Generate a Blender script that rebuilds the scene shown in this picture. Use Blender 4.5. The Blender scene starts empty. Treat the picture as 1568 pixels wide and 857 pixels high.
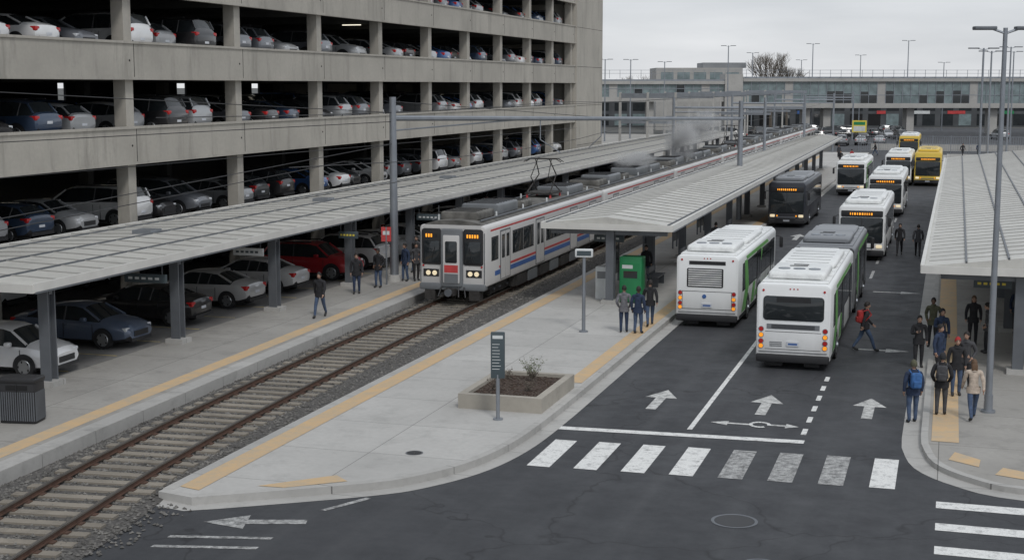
import bpy, bmesh, math, random
from mathutils import Vector, Matrix
random.seed(7)
R=math.radians
scene=bpy.context.scene
# ------------------------------------------------------------------ materials
def new_mat(name):
    m=bpy.data.materials.new(name); m.use_nodes=True
    nt=m.node_tree; nt.nodes.clear()
    o=nt.nodes.new('ShaderNodeOutputMaterial'); b=nt.nodes.new('ShaderNodeBsdfPrincipled')
    nt.links.new(b.outputs[0],o.inputs[0]); return m,nt,b
def N(nt,t,**k):
    n=nt.nodes.new(t)
    for a,v in k.items(): setattr(n,a,v)
    return n
def noise(nt,scale,detail=4,coord='Object',vec=None,sc=None,rough=.55):
    tc=N(nt,'ShaderNodeTexCoord'); n=N(nt,'ShaderNodeTexNoise')
    n.inputs['Scale'].default_value=scale; n.inputs['Detail'].default_value=detail; n.inputs['Roughness'].default_value=rough
    src=tc.outputs[coord]
    if sc:
        mp=N(nt,'ShaderNodeMapping'); mp.inputs['Scale'].default_value=sc; nt.links.new(src,mp.inputs[0]); src=mp.outputs[0]
    nt.links.new(src,n.inputs['Vector']); return n.outputs['Fac']
def ramp(nt,fac,stops):
    r=N(nt,'ShaderNodeValToRGB'); e=r.color_ramp.elements
    while len(e)<len(stops): e.new(.5)
    for i,(p,c) in enumerate(stops):
        e[i].position=p; e[i].color=(c[0],c[1],c[2],1) if not isinstance(c,float) else (c,c,c,1)
    nt.links.new(fac,r.inputs[0]); return r.outputs[0]
def mixc(nt,fac,a,b,mode='MIX'):
    m=N(nt,'ShaderNodeMix',data_type='RGBA',blend_type=mode)
    for inp,v in ((m.inputs[0],fac),(m.inputs[6],a),(m.inputs[7],b)):
        if isinstance(v,bpy.types.NodeSocket): nt.links.new(v,inp)
        elif isinstance(v,(int,float)): inp.default_value=v
        else: inp.default_value=(v[0],v[1],v[2],1)
    return m.outputs[2]
def bump(nt,b,h,strength=.3,dist=.01):
    n=N(nt,'ShaderNodeBump'); n.inputs['Strength'].default_value=strength; n.inputs['Distance'].default_value=dist
    nt.links.new(h,n.inputs['Height']); nt.links.new(n.outputs[0],b.inputs['Normal'])
def simple(name,col,rough=.6,metal=0,var=.12,scale=1.5,emit=None,bumpk=0,es=1,spec=None,coat=0):
    m,nt,b=new_mat(name)
    f=noise(nt,scale,5)
    d=tuple(c*(1-var) for c in col); l=tuple(min(1,c*(1+var)) for c in col)
    c=ramp(nt,f,[(.3,d),(.7,l)])
    nt.links.new(c,b.inputs['Base Color'])
    b.inputs['Roughness'].default_value=rough; b.inputs['Metallic'].default_value=metal
    if spec is not None: b.inputs['Specular IOR Level'].default_value=spec
    if coat: b.inputs['Coat Weight'].default_value=coat; b.inputs['Coat Roughness'].default_value=.08
    if emit: b.inputs['Emission Color'].default_value=(*emit,1); b.inputs['Emission Strength'].default_value=es
    if bumpk: bump(nt,b,noise(nt,40,4),bumpk,.01)
    return m
def painted(name,col,dirt=.35,rough=.35,dcol=(.12,.11,.1)):
    m,nt,b=new_mat(name)
    tc=N(nt,'ShaderNodeTexCoord'); sx=N(nt,'ShaderNodeSeparateXYZ'); nt.links.new(tc.outputs['Object'],sx.inputs[0])
    mr=N(nt,'ShaderNodeMapRange'); mr.inputs[1].default_value=.3; mr.inputs[2].default_value=1.3; mr.inputs[3].default_value=1; mr.inputs[4].default_value=.12
    nt.links.new(sx.outputs[2],mr.inputs[0])
    f=noise(nt,2.0,6,sc=(1,1,.35))
    mu=N(nt,'ShaderNodeMath',operation='MULTIPLY'); nt.links.new(mr.outputs[0],mu.inputs[0]); nt.links.new(f,mu.inputs[1])
    m2=N(nt,'ShaderNodeMath',operation='MULTIPLY'); nt.links.new(mu.outputs[0],m2.inputs[0]); m2.inputs[1].default_value=dirt*1.6
    c=mixc(nt,m2.outputs[0],col,dcol); nt.links.new(c,b.inputs['Base Color'])
    b.inputs['Roughness'].default_value=rough; return m
def concrete(name,base,joint=None,var=.2,stain=.5,jx=0,jy=0,streak=False,rough=.85,jw=.02):
    m,nt,b=new_mat(name)
    f1=noise(nt,.35,6); f2=noise(nt,6,6); f3=noise(nt,1.2,8,sc=(1,1,.15) if streak else None,rough=.7)
    c=ramp(nt,f1,[(.3,tuple(x*(1-var) for x in base)),(.7,tuple(min(1,x*(1+var*.6)) for x in base))])
    c=mixc(nt,ramp(nt,f2,[(.35,.0),(.75,.35)]),c,tuple(x*.72 for x in base))
    c=mixc(nt,ramp(nt,f3,[(.52,.0),(.75,stain)]),c,tuple(x*.42 for x in base))
    h=f2
    if joint:
        tc=N(nt,'ShaderNodeTexCoord'); sx=N(nt,'ShaderNodeSeparateXYZ'); nt.links.new(tc.outputs['Object'],sx.inputs[0])
        fac=None
        for ax,per,off in ((0,joint[0],jx),(1,joint[1],jy)):
            a=N(nt,'ShaderNodeMath',operation='ADD'); a.inputs[1].default_value=off+1000*per; nt.links.new(sx.outputs[ax],a.inputs[0])
            q=N(nt,'ShaderNodeMath',operation='MODULO'); q.inputs[1].default_value=per; nt.links.new(a.outputs[0],q.inputs[0])
            l=N(nt,'ShaderNodeMath',operation='LESS_THAN'); l.inputs[1].default_value=jw; nt.links.new(q.outputs[0],l.inputs[0])
            if fac is None: fac=l.outputs[0]
            else:
                mx=N(nt,'ShaderNodeMath',operation='MAXIMUM'); nt.links.new(fac,mx.inputs[0]); nt.links.new(l.outputs[0],mx.inputs[1]); fac=mx.outputs[0]
        dv=N(nt,'ShaderNodeVectorMath',operation='DIVIDE'); dv.inputs[1].default_value=(joint[0],joint[1],1000)
        ad=N(nt,'ShaderNodeVectorMath',operation='ADD'); ad.inputs[1].default_value=(jx,jy,0)
        nt.links.new(tc.outputs['Object'],ad.inputs[0]); nt.links.new(ad.outputs[0],dv.inputs[0])
        fl=N(nt,'ShaderNodeVectorMath',operation='FLOOR'); nt.links.new(dv.outputs[0],fl.inputs[0])
        wn=N(nt,'ShaderNodeTexWhiteNoise'); nt.links.new(fl.outputs[0],wn.inputs['Vector'])
        c=mixc(nt,ramp(nt,wn.outputs['Value'],[(.0,.0),(1.,.3)]),c,tuple(x*.6 for x in base))
        c=mixc(nt,fac,c,tuple(x*.35 for x in base))
    nt.links.new(c,b.inputs['Base Color']); b.inputs['Roughness'].default_value=rough
    bump(nt,b,h,.25,.01); return m
def asphalt():
    m,nt,b=new_mat('asphalt_mat')
    big=noise(nt,.12,5); mid=noise(nt,.9,7,rough=.7); fine=noise(nt,60,3); lane=noise(nt,1,4,sc=(1.1,.04,1)); spots=noise(nt,1.7,5,rough=.8)
    c=ramp(nt,big,[(.3,(.024,.026,.031)),(.7,(.044,.046,.052))])
    c=mixc(nt,ramp(nt,mid,[(.45,.0),(.8,.6)]),c,(.018,.019,.023))
    c=mixc(nt,ramp(nt,lane,[(.48,.0),(.70,.55)]),c,(.062,.064,.069))
    c=mixc(nt,ramp(nt,spots,[(.62,.0),(.72,.6)]),c,(.016,.016,.018))
    c=mixc(nt,ramp(nt,fine,[(.3,.0),(.8,.45)]),c,(.072,.074,.078))
    tc=N(nt,'ShaderNodeTexCoord'); v=N(nt,'ShaderNodeTexVoronoi',feature='DISTANCE_TO_EDGE'); v.inputs['Scale'].default_value=.16
    nz=N(nt,'ShaderNodeTexNoise'); nz.inputs['Scale'].default_value=.8; nt.links.new(tc.outputs['Object'],nz.inputs['Vector'])
    mm=N(nt,'ShaderNodeVectorMath',operation='MULTIPLY_ADD'); mm.inputs[1].default_value=(2.2,2.2,0)
    nt.links.new(nz.outputs['Color'],mm.inputs[0]); nt.links.new(tc.outputs['Object'],mm.inputs[2]); nt.links.new(mm.outputs[0],v.inputs['Vector'])
    c=mixc(nt,ramp(nt,v.outputs['Distance'],[(.0,.75),(.006,.0)]),c,(.012,.012,.014))
    nt.links.new(c,b.inputs['Base Color'])
    nt.links.new(ramp(nt,mid,[(.3,.58),(.8,.9)]),b.inputs['Roughness'])
    bump(nt,b,fine,.35,.008); return m
def worn(name,col,under,lo=.42,hi=.6,scale=3):
    m,nt,b=new_mat(name)
    f=noise(nt,scale,8,rough=.75); f2=noise(nt,40,2)
    c=mixc(nt,ramp(nt,f,[(lo,.0),(hi,.85)]),col,under)
    c=mixc(nt,ramp(nt,f2,[(.5,.0),(.7,.35)]),c,under)
    nt.links.new(c,b.inputs['Base Color']); b.inputs['Roughness'].default_value=.75; return m
def glass(name,col=(.015,.018,.02),rough=.06):
    m,nt,b=new_mat(name); f=noise(nt,.8,3)
    nt.links.new(ramp(nt,f,[(.3,col),(.7,tuple(c*1.8 for c in col))]),b.inputs['Base Color'])
    b.inputs['Roughness'].default_value=rough; b.inputs['Specular IOR Level'].default_value=.6; return m
M={}
M['asphalt']=asphalt()
M['ground']=simple('ground_mat',(.09,.09,.085),.95,var=.3,scale=.02)
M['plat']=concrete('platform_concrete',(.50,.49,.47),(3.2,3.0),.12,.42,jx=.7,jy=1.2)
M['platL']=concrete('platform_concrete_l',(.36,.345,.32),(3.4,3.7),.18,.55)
M['kerb']=concrete('kerb_concrete',(.45,.44,.42),(50,2.4),.15,.55)
M['garage']=concrete('garage_concrete',(.425,.40,.355),None,.15,.65,streak=True)
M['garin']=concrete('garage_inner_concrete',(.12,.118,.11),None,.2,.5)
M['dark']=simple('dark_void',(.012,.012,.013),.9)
M['park']=concrete('parking_floor',(.20,.195,.19),None,.25,.6)
M['ballast']=simple('ballast_bed_mat',(.09,.085,.08),.95,var=.6,scale=14,bumpk=1)
M['stone']=simple('ballast_stone',(.15,.143,.133),.9,var=.6,scale=3)
M['sleeper']=concrete('sleeper_mat',(.27,.24,.20),None,.3,.7)
M['planter']=concrete('planter_concrete',(.40,.37,.32),None,.15,.5)
M['railrust']=simple('rail_rust',(.085,.045,.03),.8,var=.3,scale=8)
M['railtop']=simple('rail_top',(.30,.28,.26),.4,.9)
M['tactile']=worn('tactile_paving',(.60,.41,.22),(.43,.37,.28),.40,.68,2)
M['white']=worn('road_paint_white',(.76,.76,.74),(.11,.11,.115),.50,.72,4)
M['white2']=worn('road_paint_faded',(.5,.5,.49),(.06,.06,.062),.38,.62,5)
M['white3']=worn('road_paint_arrow',(.62,.62,.60),(.09,.09,.095),.44,.66,4)
M['yline']=worn('stall_paint',(.5,.4,.15),(.2,.19,.17),.45,.65,4)
M['roof']=concrete('canopy_roof',(.56,.55,.515),None,.14,.45,rough=.6)
M['roofseam']=simple('canopy_seam',(.34,.335,.32),.6,var=.1)
M['rooftrim']=simple('canopy_trim',(.62,.61,.58),.5,var=.08)
M['steel']=simple('painted_steel',(.14,.15,.165),.5,.3)
M['steelL']=simple('galvanised_steel',(.29,.31,.34),.45,.6)
M['black']=simple('black_plastic',(.02,.02,.022),.5)
M['tyre']=simple('tyre_rubber',(.022,.022,.023),.85)
M['rim']=simple('wheel_rim',(.42,.43,.44),.35,.8)
M['glass']=glass('dark_glass')
M['glassb']=glass('bridge_glass',(.13,.165,.17),.15)
M['white_p']=painted('bus_white',(.86,.87,.87),.5)
M['roofw']=concrete('bus_roof_white',(.80,.81,.80),None,.08,.4,rough=.5)
M['grey_p']=painted('bus_grey',(.20,.21,.225),.4)
M['dark_p']=painted('bus_dark',(.03,.034,.045),.4)
M['yel_p']=painted('bus_yellow',(.74,.52,.08),.3)
M['green_p']=painted('bus_green',(.18,.48,.13),.3)
M['green2']=simple('kiosk_green',(.02,.22,.08),.45)
M['blue_p']=simple('stripe_blue',(.05,.13,.36),.4)
M['red_p']=simple('stripe_red',(.52,.06,.06),.4,var=.2)
M['train']=painted('train_body',(.60,.59,.58),.6,.35)
M['trainroof']=simple('train_roof',(.12,.115,.105),.75,var=.5,scale=2)
M['traingrey']=simple('train_mask',(.16,.17,.18),.4)
M['under']=simple('underframe',(.035,.032,.03),.8,var=.4,scale=6)
M['orange_l']=simple('destination_led',(.9,.35,.02),.5,emit=(1,.36,.03),es=1.0)
M['red_l']=simple('tail_lamp',(.45,.02,.02),.25)
M['lip']=simple('lip',(.30,.13,.11),.6)
M['amber']=simple('amber_lamp',(.85,.33,.03),.25,emit=(1,.35,.02),es=.5)
M['head_l']=simple('head_lamp',(.75,.68,.5),.2,emit=(1,.8,.5),es=.45)
M['lamp_off']=simple('lamp_lens',(.6,.62,.64),.12)
M['plate']=simple('licence_plate',(.6,.62,.66),.4)
M['soil']=simple('planter_soil',(.06,.04,.03),.95,var=.5,scale=12,bumpk=1)
M['twig']=simple('twig',(.13,.11,.09),.9)
M['leaf']=simple('planter_leaf',(.15,.17,.10),.8,var=.4)
M['signb']=simple('sign_slate',(.06,.08,.09),.4)
M['signw']=simple('sign_white',(.62,.64,.64),.4)
M['yellow_s']=simple('sign_yellow',(.75,.6,.08),.5)
M['fascia']=concrete('bridge_concrete',(.42,.41,.39),None,.12,.3)
M['bldg']=simple('building_grey',(.24,.25,.26),.7,var=.2,scale=.2)
M['bldgd']=simple('building_dark',(.07,.075,.08),.7,var=.3,scale=.3)
M['lite']=simple('strip_light',(.9,.9,.85),.4,emit=(1,.93,.75),es=1.6)
M['skin']=simple('skin',(.42,.26,.19),.55)
M['skin2']=simple('skin_dark',(.16,.09,.06),.55)
M['hair']=simple('hair_dark',(.018,.014,.012),.7)
M['hairb']=simple('hair_brown',(.12,.07,.04),.7)
M['shoe']=simple('shoe_dark',(.03,.03,.03),.6)
def cloth(name,c): return simple(name,c,.9,var=.3,scale=9,bumpk=.4)
m,nt,b=new_mat('car_paint'); oi=N(nt,'ShaderNodeObjectInfo')
f=noise(nt,1.5,4); c=mixc(nt,ramp(nt,f,[(.4,.0),(.8,.18)]),oi.outputs['Color'],(.12,.11,.1)); nt.links.new(c,b.inputs['Base Color'])
b.inputs['Roughness'].default_value=.32; b.inputs['Metallic'].default_value=.2; b.inputs['Coat Weight'].default_value=.8; b.inputs['Coat Roughness'].default_value=.06
M['carpaint']=m
# ------------------------------------------------------------------ mesh builder
class MB:
    def __init__(s): s.v=[];s.f=[];s.m=[];s.mats=[];s.T=None
    def mi(s,k):
        if k not in s.mats: s.mats.append(k)
        return s.mats.index(k)
    def add(s,vs,fs,k):
        o=len(s.v)
        if s.T is not None: vs=[tuple(s.T@Vector(v)) for v in vs]
        s.v+=[tuple(v) for v in vs]; i=s.mi(k)
        for f in fs: s.f.append([o+a for a in f]); s.m.append(i)
    def box(s,x0,x1,y0,y1,z0,z1,k):
        if x0>x1:x0,x1=x1,x0
        if y0>y1:y0,y1=y1,y0
        s.add([(x0,y0,z0),(x1,y0,z0),(x1,y1,z0),(x0,y1,z0),(x0,y0,z1),(x1,y0,z1),(x1,y1,z1),(x0,y1,z1)],
          [(0,3,2,1),(4,5,6,7),(0,1,5,4),(1,2,6,5),(2,3,7,6),(3,0,4,7)],k)
    def poly(s,pts,k): s.add(pts,[list(range(len(pts)))],k)
    def prism(s,pts,z0,z1,k,ks=None):
        n=len(pts)
        s.add([(p[0],p[1],z1) for p in pts],[list(range(n))],k)
        s.add([(p[0],p[1],z0) for p in pts]+[(p[0],p[1],z1) for p in pts],[(i,(i+1)%n,n+(i+1)%n,n+i) for i in range(n)],ks or k)
    def cyl(s,p0,p1,r0,r1=None,n=8,k='steel',caps=True):
        r1=r0 if r1 is None else r1
        p0=Vector(p0);p1=Vector(p1);d=(p1-p0)
        if d.length<1e-6:return
        d.normalize(); a=d.orthogonal().normalized(); b=d.cross(a)
        vs=[]
        for p,r in ((p0,r0),(p1,r1)):
            for i in range(n):
                t=2*math.pi*(i+.5)/n; vs.append(p+a*math.cos(t)*r+b*math.sin(t)*r)
        fs=[(i,(i+1)%n,n+(i+1)%n,n+i) for i in range(n)]
        if caps: fs+= [list(range(n))[::-1],list(range(n,2*n))]
        s.add(vs,fs,k)
    def loft(s,rings,k,caps=True):
        n=len(rings[0]); vs=[v for r in rings for v in r]
        fs=[]
        for j in range(len(rings)-1):
            for i in range(n): fs.append((j*n+i,j*n+(i+1)%n,(j+1)*n+(i+1)%n,(j+1)*n+i))
        if caps: fs+=[list(range(n))[::-1],[ (len(rings)-1)*n+i for i in range(n)]]
        s.add(vs,fs,k)
    def rbox(s,x0,x1,y0,y1,z0,z1,r,k,axis='y',e=None,rb=None):
        e=r*.7 if e is None else e
        rb=r if rb is None else rb
        def ring(ins,t):
            pts=[]
            if axis=='y': a0,a1=x0+ins,x1-ins
            else: a0,a1=y0+ins,y1-ins
            c0,c1=z0+ins,z1-ins
            for cx,cz,st,rr in ((a1,c1,0,r),(a0,c1,90,r),(a0,c0,180,rb),(a1,c0,270,rb)):
                rr=max(rr-ins*.5,.005)
                sx=-1 if cx==a1 else 1; sz=-1 if cz==c1 else 1
                for q in range(5):
                    an=R(st+q*22.5); px=cx+sx*rr+rr*math.cos(an); pz=cz+sz*rr+rr*math.sin(an)
                    pts.append((px,t,pz) if axis=='y' else (t,px,pz))
            return pts
        lo,hi=(y0,y1) if axis=='y' else (x0,x1)
        s.loft([ring(e,lo),ring(e*.3,lo+e*.3),ring(0,lo+e),ring(0,hi-e),ring(e*.3,hi-e*.3),ring(e,hi)],k)
    def sph(s,c,rx,ry,rz,k,n=10,m=7):
        vs=[];fs=[]
        for j in range(m+1):
            ph=math.pi*j/m
            for i in range(n):
                t=2*math.pi*i/n; vs.append((c[0]+rx*math.sin(ph)*math.cos(t),c[1]+ry*math.sin(ph)*math.sin(t),c[2]+rz*math.cos(ph)))
        for j in range(m):
            for i in range(n): fs.append((j*n+i,j*n+(i+1)%n,(j+1)*n+(i+1)%n,(j+1)*n+i))
        s.add(vs,fs,k)
    def mesh(s,name,smooth=True,ang=32,norm=True):
        me=bpy.data.meshes.new(name); me.from_pydata(s.v,[],s.f)
        for k in s.mats: me.materials.append(M[k])
        me.polygons.foreach_set('material_index',s.m)
        if norm:
            bm=bmesh.new(); bm.from_mesh(me); bmesh.ops.recalc_face_normals(bm,faces=bm.faces); bm.to_mesh(me); bm.free()
        if smooth:
            me.polygons.foreach_set('use_smooth',[True]*len(me.polygons)); me.set_sharp_from_angle(angle=R(ang))
        me.update(); return me
    def obj(s,name,loc=(0,0,0),rot=0,**k):
        o=bpy.data.objects.new(name,s.mesh(name+'_mesh',**k)); o.location=loc; o.rotation_euler=(0,0,rot)
        scene.collection.objects.link(o); return o
def inst(name,me,loc,rot=0,col=None,sc=(1,1,1)):
    o=bpy.data.objects.new(name,me); o.location=loc; o.rotation_euler=(0,0,rot); o.scale=sc
    if col: o.color=(*col,1)
    scene.collection.objects.link(o); return o
# ------------------------------------------------------------------ ground
b=MB(); b.poly([(-3000,-200,-.03),(3000,-200,-.03),(3000,5000,-.03),(-3000,5000,-.03)],'ground'); b.obj('ground',smooth=False,norm=False)
b=MB(); b.poly([(-34,-20,0),(90,-20,0),(90,330,0),(-34,330,0)],'asphalt'); b.obj('road',smooth=False,norm=False)
def interp(tab,y):
    if y<=tab[0][0]:
        (a,b_),(c,d)=tab[0],tab[1]; return b_+(y-a)*(d-b_)/(c-a)
    for i in range(len(tab)-1):
        if y<=tab[i+1][0]:
            a,b_=tab[i];c,d=tab[i+1]; return b_+(y-a)*(d-b_)/(c-a)
    return tab[-1][1]
CT=[(18,-17.15),(24.6,-18.05),(28.5,-18.55),(33.3,-18.92),(39.5,-19.22),(45.8,-19.38),(55,-19.5),(80,-19.6)]
EL=[(20,-20.5),(27.3,-20.75),(40,-21.15),(58,-21.6)]
b=MB()
ys=[12+i*2 for i in range(130)]
for i in range(len(ys)-1):
    y0,y1=ys[i],ys[i+1]
    p=[]
    for y in (y0,y1):
        xr=-16.1+.25*math.sin(y*2.1) if y<27.3 else -16.7; c=interp(CT,y)
        p.append([(interp(EL,y)-.3 if y>=20 else -21.5,.0),(c-1.9,.03),(c-1.5,.10),(c+1.5,.10),(min(c+1.9,xr-.02),.03),(xr,.006)])
    for q in range(5):
        b.poly([(p[0][q][0],y0,p[0][q][1]+.004),(p[0][q+1][0],y0,p[0][q+1][1]+.004),(p[1][q+1][0],y1,p[1][q+1][1]+.004),(p[1][q][0],y1,p[1][q][1]+.004)],'ballast')
b.obj('ballast_bed')
b=MB()
for i in range(17000):
    y=19+(random.random()**1.25)*62; c=interp(CT,y)
    x=random.uniform(interp(EL,y)-.0,-16.75 if y>27 else random.choice([-16.15,-15.9,-15.5]))
    d=abs(x-c); z=.10 if d<1.5 else max(.01,.10-(d-1.5)*.17)
    r=random.uniform(.025,.062); a=random.random()*6.28; ca,sa=math.cos(a)*r,math.sin(a)*r
    k=random.uniform(.6,1.1); h=r*random.uniform(.5,.9); z+=h*.35
    b.add([(x+ca,y+sa,z),(x-sa*k,y+ca*k,z+h*.2),(x-ca,y-sa,z),(x+sa*k,y-ca*k,z-h*.1),(x+ca*.2,y,z+h),(x,y,z-h)],
      [(0,1,4),(1,2,4),(2,3,4),(3,0,4),(1,0,5),(2,1,5),(3,2,5),(0,3,5)],'stone')
b.obj('ballast_gravel',smooth=False,norm=False)
b=MB(); y=16
HG=.93
while y<110:
    c=interp(CT,y); c2=interp(CT,y+.5); th=math.atan2(c2-c,.5)
    b.T=Matrix.Translation((c,y,0))@Matrix.Rotation(-th,4,'Z')
    w=random.uniform(-.03,.03); b.box(-1.5+w,1.5+w,-.13,.13,.02,.15+random.uniform(-.01,.01),'sleeper')
    for sx in (-HG,HG): b.box(sx-.16,sx+.16,-.09,.09,.15,.175,'railrust')
    y+=.62
b.T=None
b.obj('railway_sleepers',smooth=False)
b=MB()
for sx in (-HG,HG):
    yy=[14+i*1.5 for i in range(64)]+[112+i*10 for i in range(18)]
    for w,z0,z1,k in ((.07,.17,.19,'railrust'),(.02,.19,.27,'railrust'),(.036,.27,.305,'railtop')):
        b.loft([[(interp(CT,y)+sx-w,y,z0),(interp(CT,y)+sx+w,y,z0),(interp(CT,y)+sx+w,y,z1),(interp(CT,y)+sx-w,y,z1)] for y in yy],k)
b.obj('railway_track',smooth=False)
# ------------------------------------------------------------------ left platform + parking
b=MB()
edge=[(interp(EL,y),y) for y in (10,20,27.3,40,58,100,260)]
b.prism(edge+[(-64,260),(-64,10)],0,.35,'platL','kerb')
b.obj('station_platform',smooth=False)
b=MB()
for (y0,y1) in [(10,20),(20,27.3),(27.3,40),(40,58),(58,100),(100,200)]:
    a,c=interp(EL,y0),interp(EL,y1)
    b.poly([(a-.75,y0,.354),(a-1.3,y0,.354),(c-1.3,y1,.354),(c-.75,y1,.354)],'tactile')
    b.poly([(a-.02,y0,.354),(a-.55,y0,.354),(c-.55,y1,.354),(c-.02,y1,.354)],'kerb')
b.obj('tactile_strip',smooth=False,norm=False)
b=MB(); b.box(-62,-25.95,22,170,.3505,.356,'park'); b.obj('parking_pavement',smooth=False)
b=MB()
for i in range(34):
    y=34.9+i*2.72
    b.poly([(-26.1,y,.36),(-26.1,y+.1,.36),(-31,y+.1,.36),(-31,y,.36)],'yline')
b.obj('parking_bay_markings',smooth=False,norm=False)
# ------------------------------------------------------------------ middle platform
def arc(pts,n=5):
    out=[]
    P=[Vector(p) for p in pts]
    for i in range(len(P)-1):
        p0=P[max(i-1,0)];p1=P[i];p2=P[i+1];p3=P[min(i+2,len(P)-1)]
        for q in range(n):
            t=q/n
            out.append(tuple(.5*((2*p1)+(-p0+p2)*t+(2*p0-5*p1+4*p2-p3)*t*t+(-p0+3*p1-3*p2+p3)*t**3)))
    out.append(tuple(P[-1])); return out
kline=[(-16.7,27.3)]+arc([(-15.75,27.1),(-12.6,29.2),(-11.55,30.3),(-10.75,32.0),(-10.35,34.4),(-10.25,38)],5)+[(-10.25,60),(-10.25,82),(-11.4,88),(-11.4,112),(-10.6,118),(-10.6,200)]
def offs(line,d):
    out=[]
    for i,p in enumerate(line):
        a=Vector(line[max(i-1,0)]);c=Vector(line[min(i+1,len(line)-1)]); t=(c-a).normalized(); n=Vector((t.y,-t.x)); out.append((p[0]+n.x*d,p[1]+n.y*d))
    return out
b=MB()
inner=offs(kline,-.18)
b.prism(inner[1:]+[(-16.7,200),(-16.7,27.48)],-.02,.2,'plat','kerb'); b.obj('bus_platform',smooth=False)
b=MB()
for i in range(len(kline)-1):
    a,c,d,e=kline[i],kline[i+1],inner[i+1],inner[i]
    b.add([(a[0],a[1],0),(c[0],c[1],0),(c[0],c[1],.19),(a[0],a[1],.19),(d[0],d[1],.205),(e[0],e[1],.205)],[(0,1,2,3),(3,2,4,5)],'kerb')
b.box(-16.7,-16.42,27.5,200,.0,.206,'kerb')
b.obj('kerb',smooth=False)
b=MB(); out=offs(kline,.42)
for i in range(len(kline)-1):
    b.poly([(kline[i][0],kline[i][1],.012),(out[i][0],out[i][1],.006),(out[i+1][0],out[i+1][1],.006),(kline[i+1][0],kline[i+1][1],.012)],'kerb')
b.obj('gutter',smooth=False,norm=False)
b=MB()
b.poly([(-16.41,27.75,.21),(-15.85,27.6,.21),(-15.85,190,.21),(-16.41,190,.21)],'tactile')
b.poly([(-11.0,41.4,.21),(-10.5,41.4,.21),(-10.5,82,.21),(-11.0,82,.21)],'tactile')
b.poly([(-12.2,88,.21),(-11.65,88,.21),(-11.65,112,.21),(-12.2,112,.21)],'tactile')
b.poly([(-14.75,28.3,.21),(-14.1,28.35,.21),(-12.95,29.25,.21),(-13.4,29.65,.21)],'tactile')
b.obj('tactile_strip',smooth=False,norm=False)
rl=[(-.45,200),(-.45,60),(-.45,38)]+arc([(-.42,37),(-.1,35.2),(.75,34.0),(2,33.35),(6,33.1)],4)+[(40,33.1)]
rin=offs(rl,-.18)
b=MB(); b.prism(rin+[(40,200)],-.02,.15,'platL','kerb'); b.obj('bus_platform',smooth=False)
b=MB()
for i in range(len(rl)-1):
    a,c,d,e=rl[i],rl[i+1],rin[i+1],rin[i]
    b.add([(a[0],a[1],0),(c[0],c[1],0),(c[0],c[1],.145),(a[0],a[1],.145),(d[0],d[1],.155),(e[0],e[1],.155)],[(0,1,2,3),(3,2,4,5)],'kerb')
b.obj('kerb',smooth=False)
b=MB(); out=offs(rl,.48)
for i in range(len(rl)-1):
    b.poly([(rl[i][0],rl[i][1],.012),(out[i][0],out[i][1],.006),(out[i+1][0],out[i+1][1],.006),(rl[i+1][0],rl[i+1][1],.012)],'kerb')
b.obj('gutter',smooth=False,norm=False)
b=MB(); b.poly([(-.18,37.3,.16),(.5,37.3,.16),(.5,130,.16),(-.18,130,.16)],'tactile')
b.poly([(.25,35.5,.16),(.95,35.0,.16),(1.0,35.7,.16),(.4,36.3,.16)],'tactile')
b.poly([(1.3,34.4,.16),(2.6,33.9,.16),(2.7,34.5,.16),(1.5,35.1,.16)],'tactile')
b.obj('tactile_strip',smooth=False,norm=False)
# ------------------------------------------------------------------ road markings
b=MB(); Z=.008
def rect(x0,x1,y0,y1,k='white',dy=0): b.poly([(x0,y0,Z),(x1,y0+dy,Z),(x1,y1+dy,Z),(x0,y1,Z)],k)
for i in range(8):
    x=-9.62+i*1.16; y=32.5+i*.07
    rect(x,x+.58,y,y+2.7,'white' if i in (0,1,2,3,7) else 'white2')
rect(-9.85,-3.35,36.3,36.65,'white',.35)
rect(-6.52,-6.38,37.3,75)
rect(-6.52,-6.38,92,150,'white2')
for i in range(6): rect(-3.52,-3.38,37.6+i*1.45,38.3+i*1.45)
for i in range(8): rect(-3.52,-3.38,70+i*6,73+i*6,'white2')
def arrow(x,y,L=2.6,ang=0,w=.30,k='white3'):
    ca,sa=math.cos(ang),math.sin(ang)
    def t(px,py): return (x+px*ca-py*sa,y+px*sa+py*ca,Z+.001)
    hl=L*.42; hw=w*1.6
    b.poly([t(-w/2,0),t(w/2,0),t(w/2,L-hl),t(-w/2,L-hl)],k)
    b.poly([t(-hw,L-hl),t(hw,L-hl),t(0,L)],k)
arrow(-7.95,39.4,2.7); arrow(-4.85,39.6,2.7); arrow(-1.95,40.0,2.7)
arrow(-8.8,86.5,3.5); arrow(-3.1,65.5,2.1,R(-90),.22); arrow(-3.0,50.8,1.9,R(-90),.22)
arrow(-4.9,38.35,1.15,R(90),.16); arrow(-4.5,38.45,.85,R(-90),.16)
for i in range(14):
    a0,a1=R(i*22),R(i*22+20)
    b.poly([(-4.7+.3*math.cos(a0),38.42+.35*math.sin(a0),Z+.002),(-4.7+.3*math.cos(a1),38.42+.35*math.sin(a1),Z+.002),(-4.7+.2*math.cos(a1),38.42+.22*math.sin(a1),Z+.002),(-4.7+.2*math.cos(a0),38.42+.22*math.sin(a0),Z+.002)],'white')
arrow(-12.8,26.75,2.2,R(107),.3,'white2')
for q in ((-15.1,-13.0,24.3,24.45),(-15.1,-13.0,24.95,25.1)): rect(*q,'white2',.5)
for y in (32.0,30.35,28.75,27.2): rect(.0,4.5,y-.26,y+.26,'white')
b.poly([(-12.9,27.6,Z),(-12.75,27.6,Z),(-12.15,28.75,Z),(-12.3,28.8,Z)],'white2')
b.obj('road_markings',smooth=False,norm=False)
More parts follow.
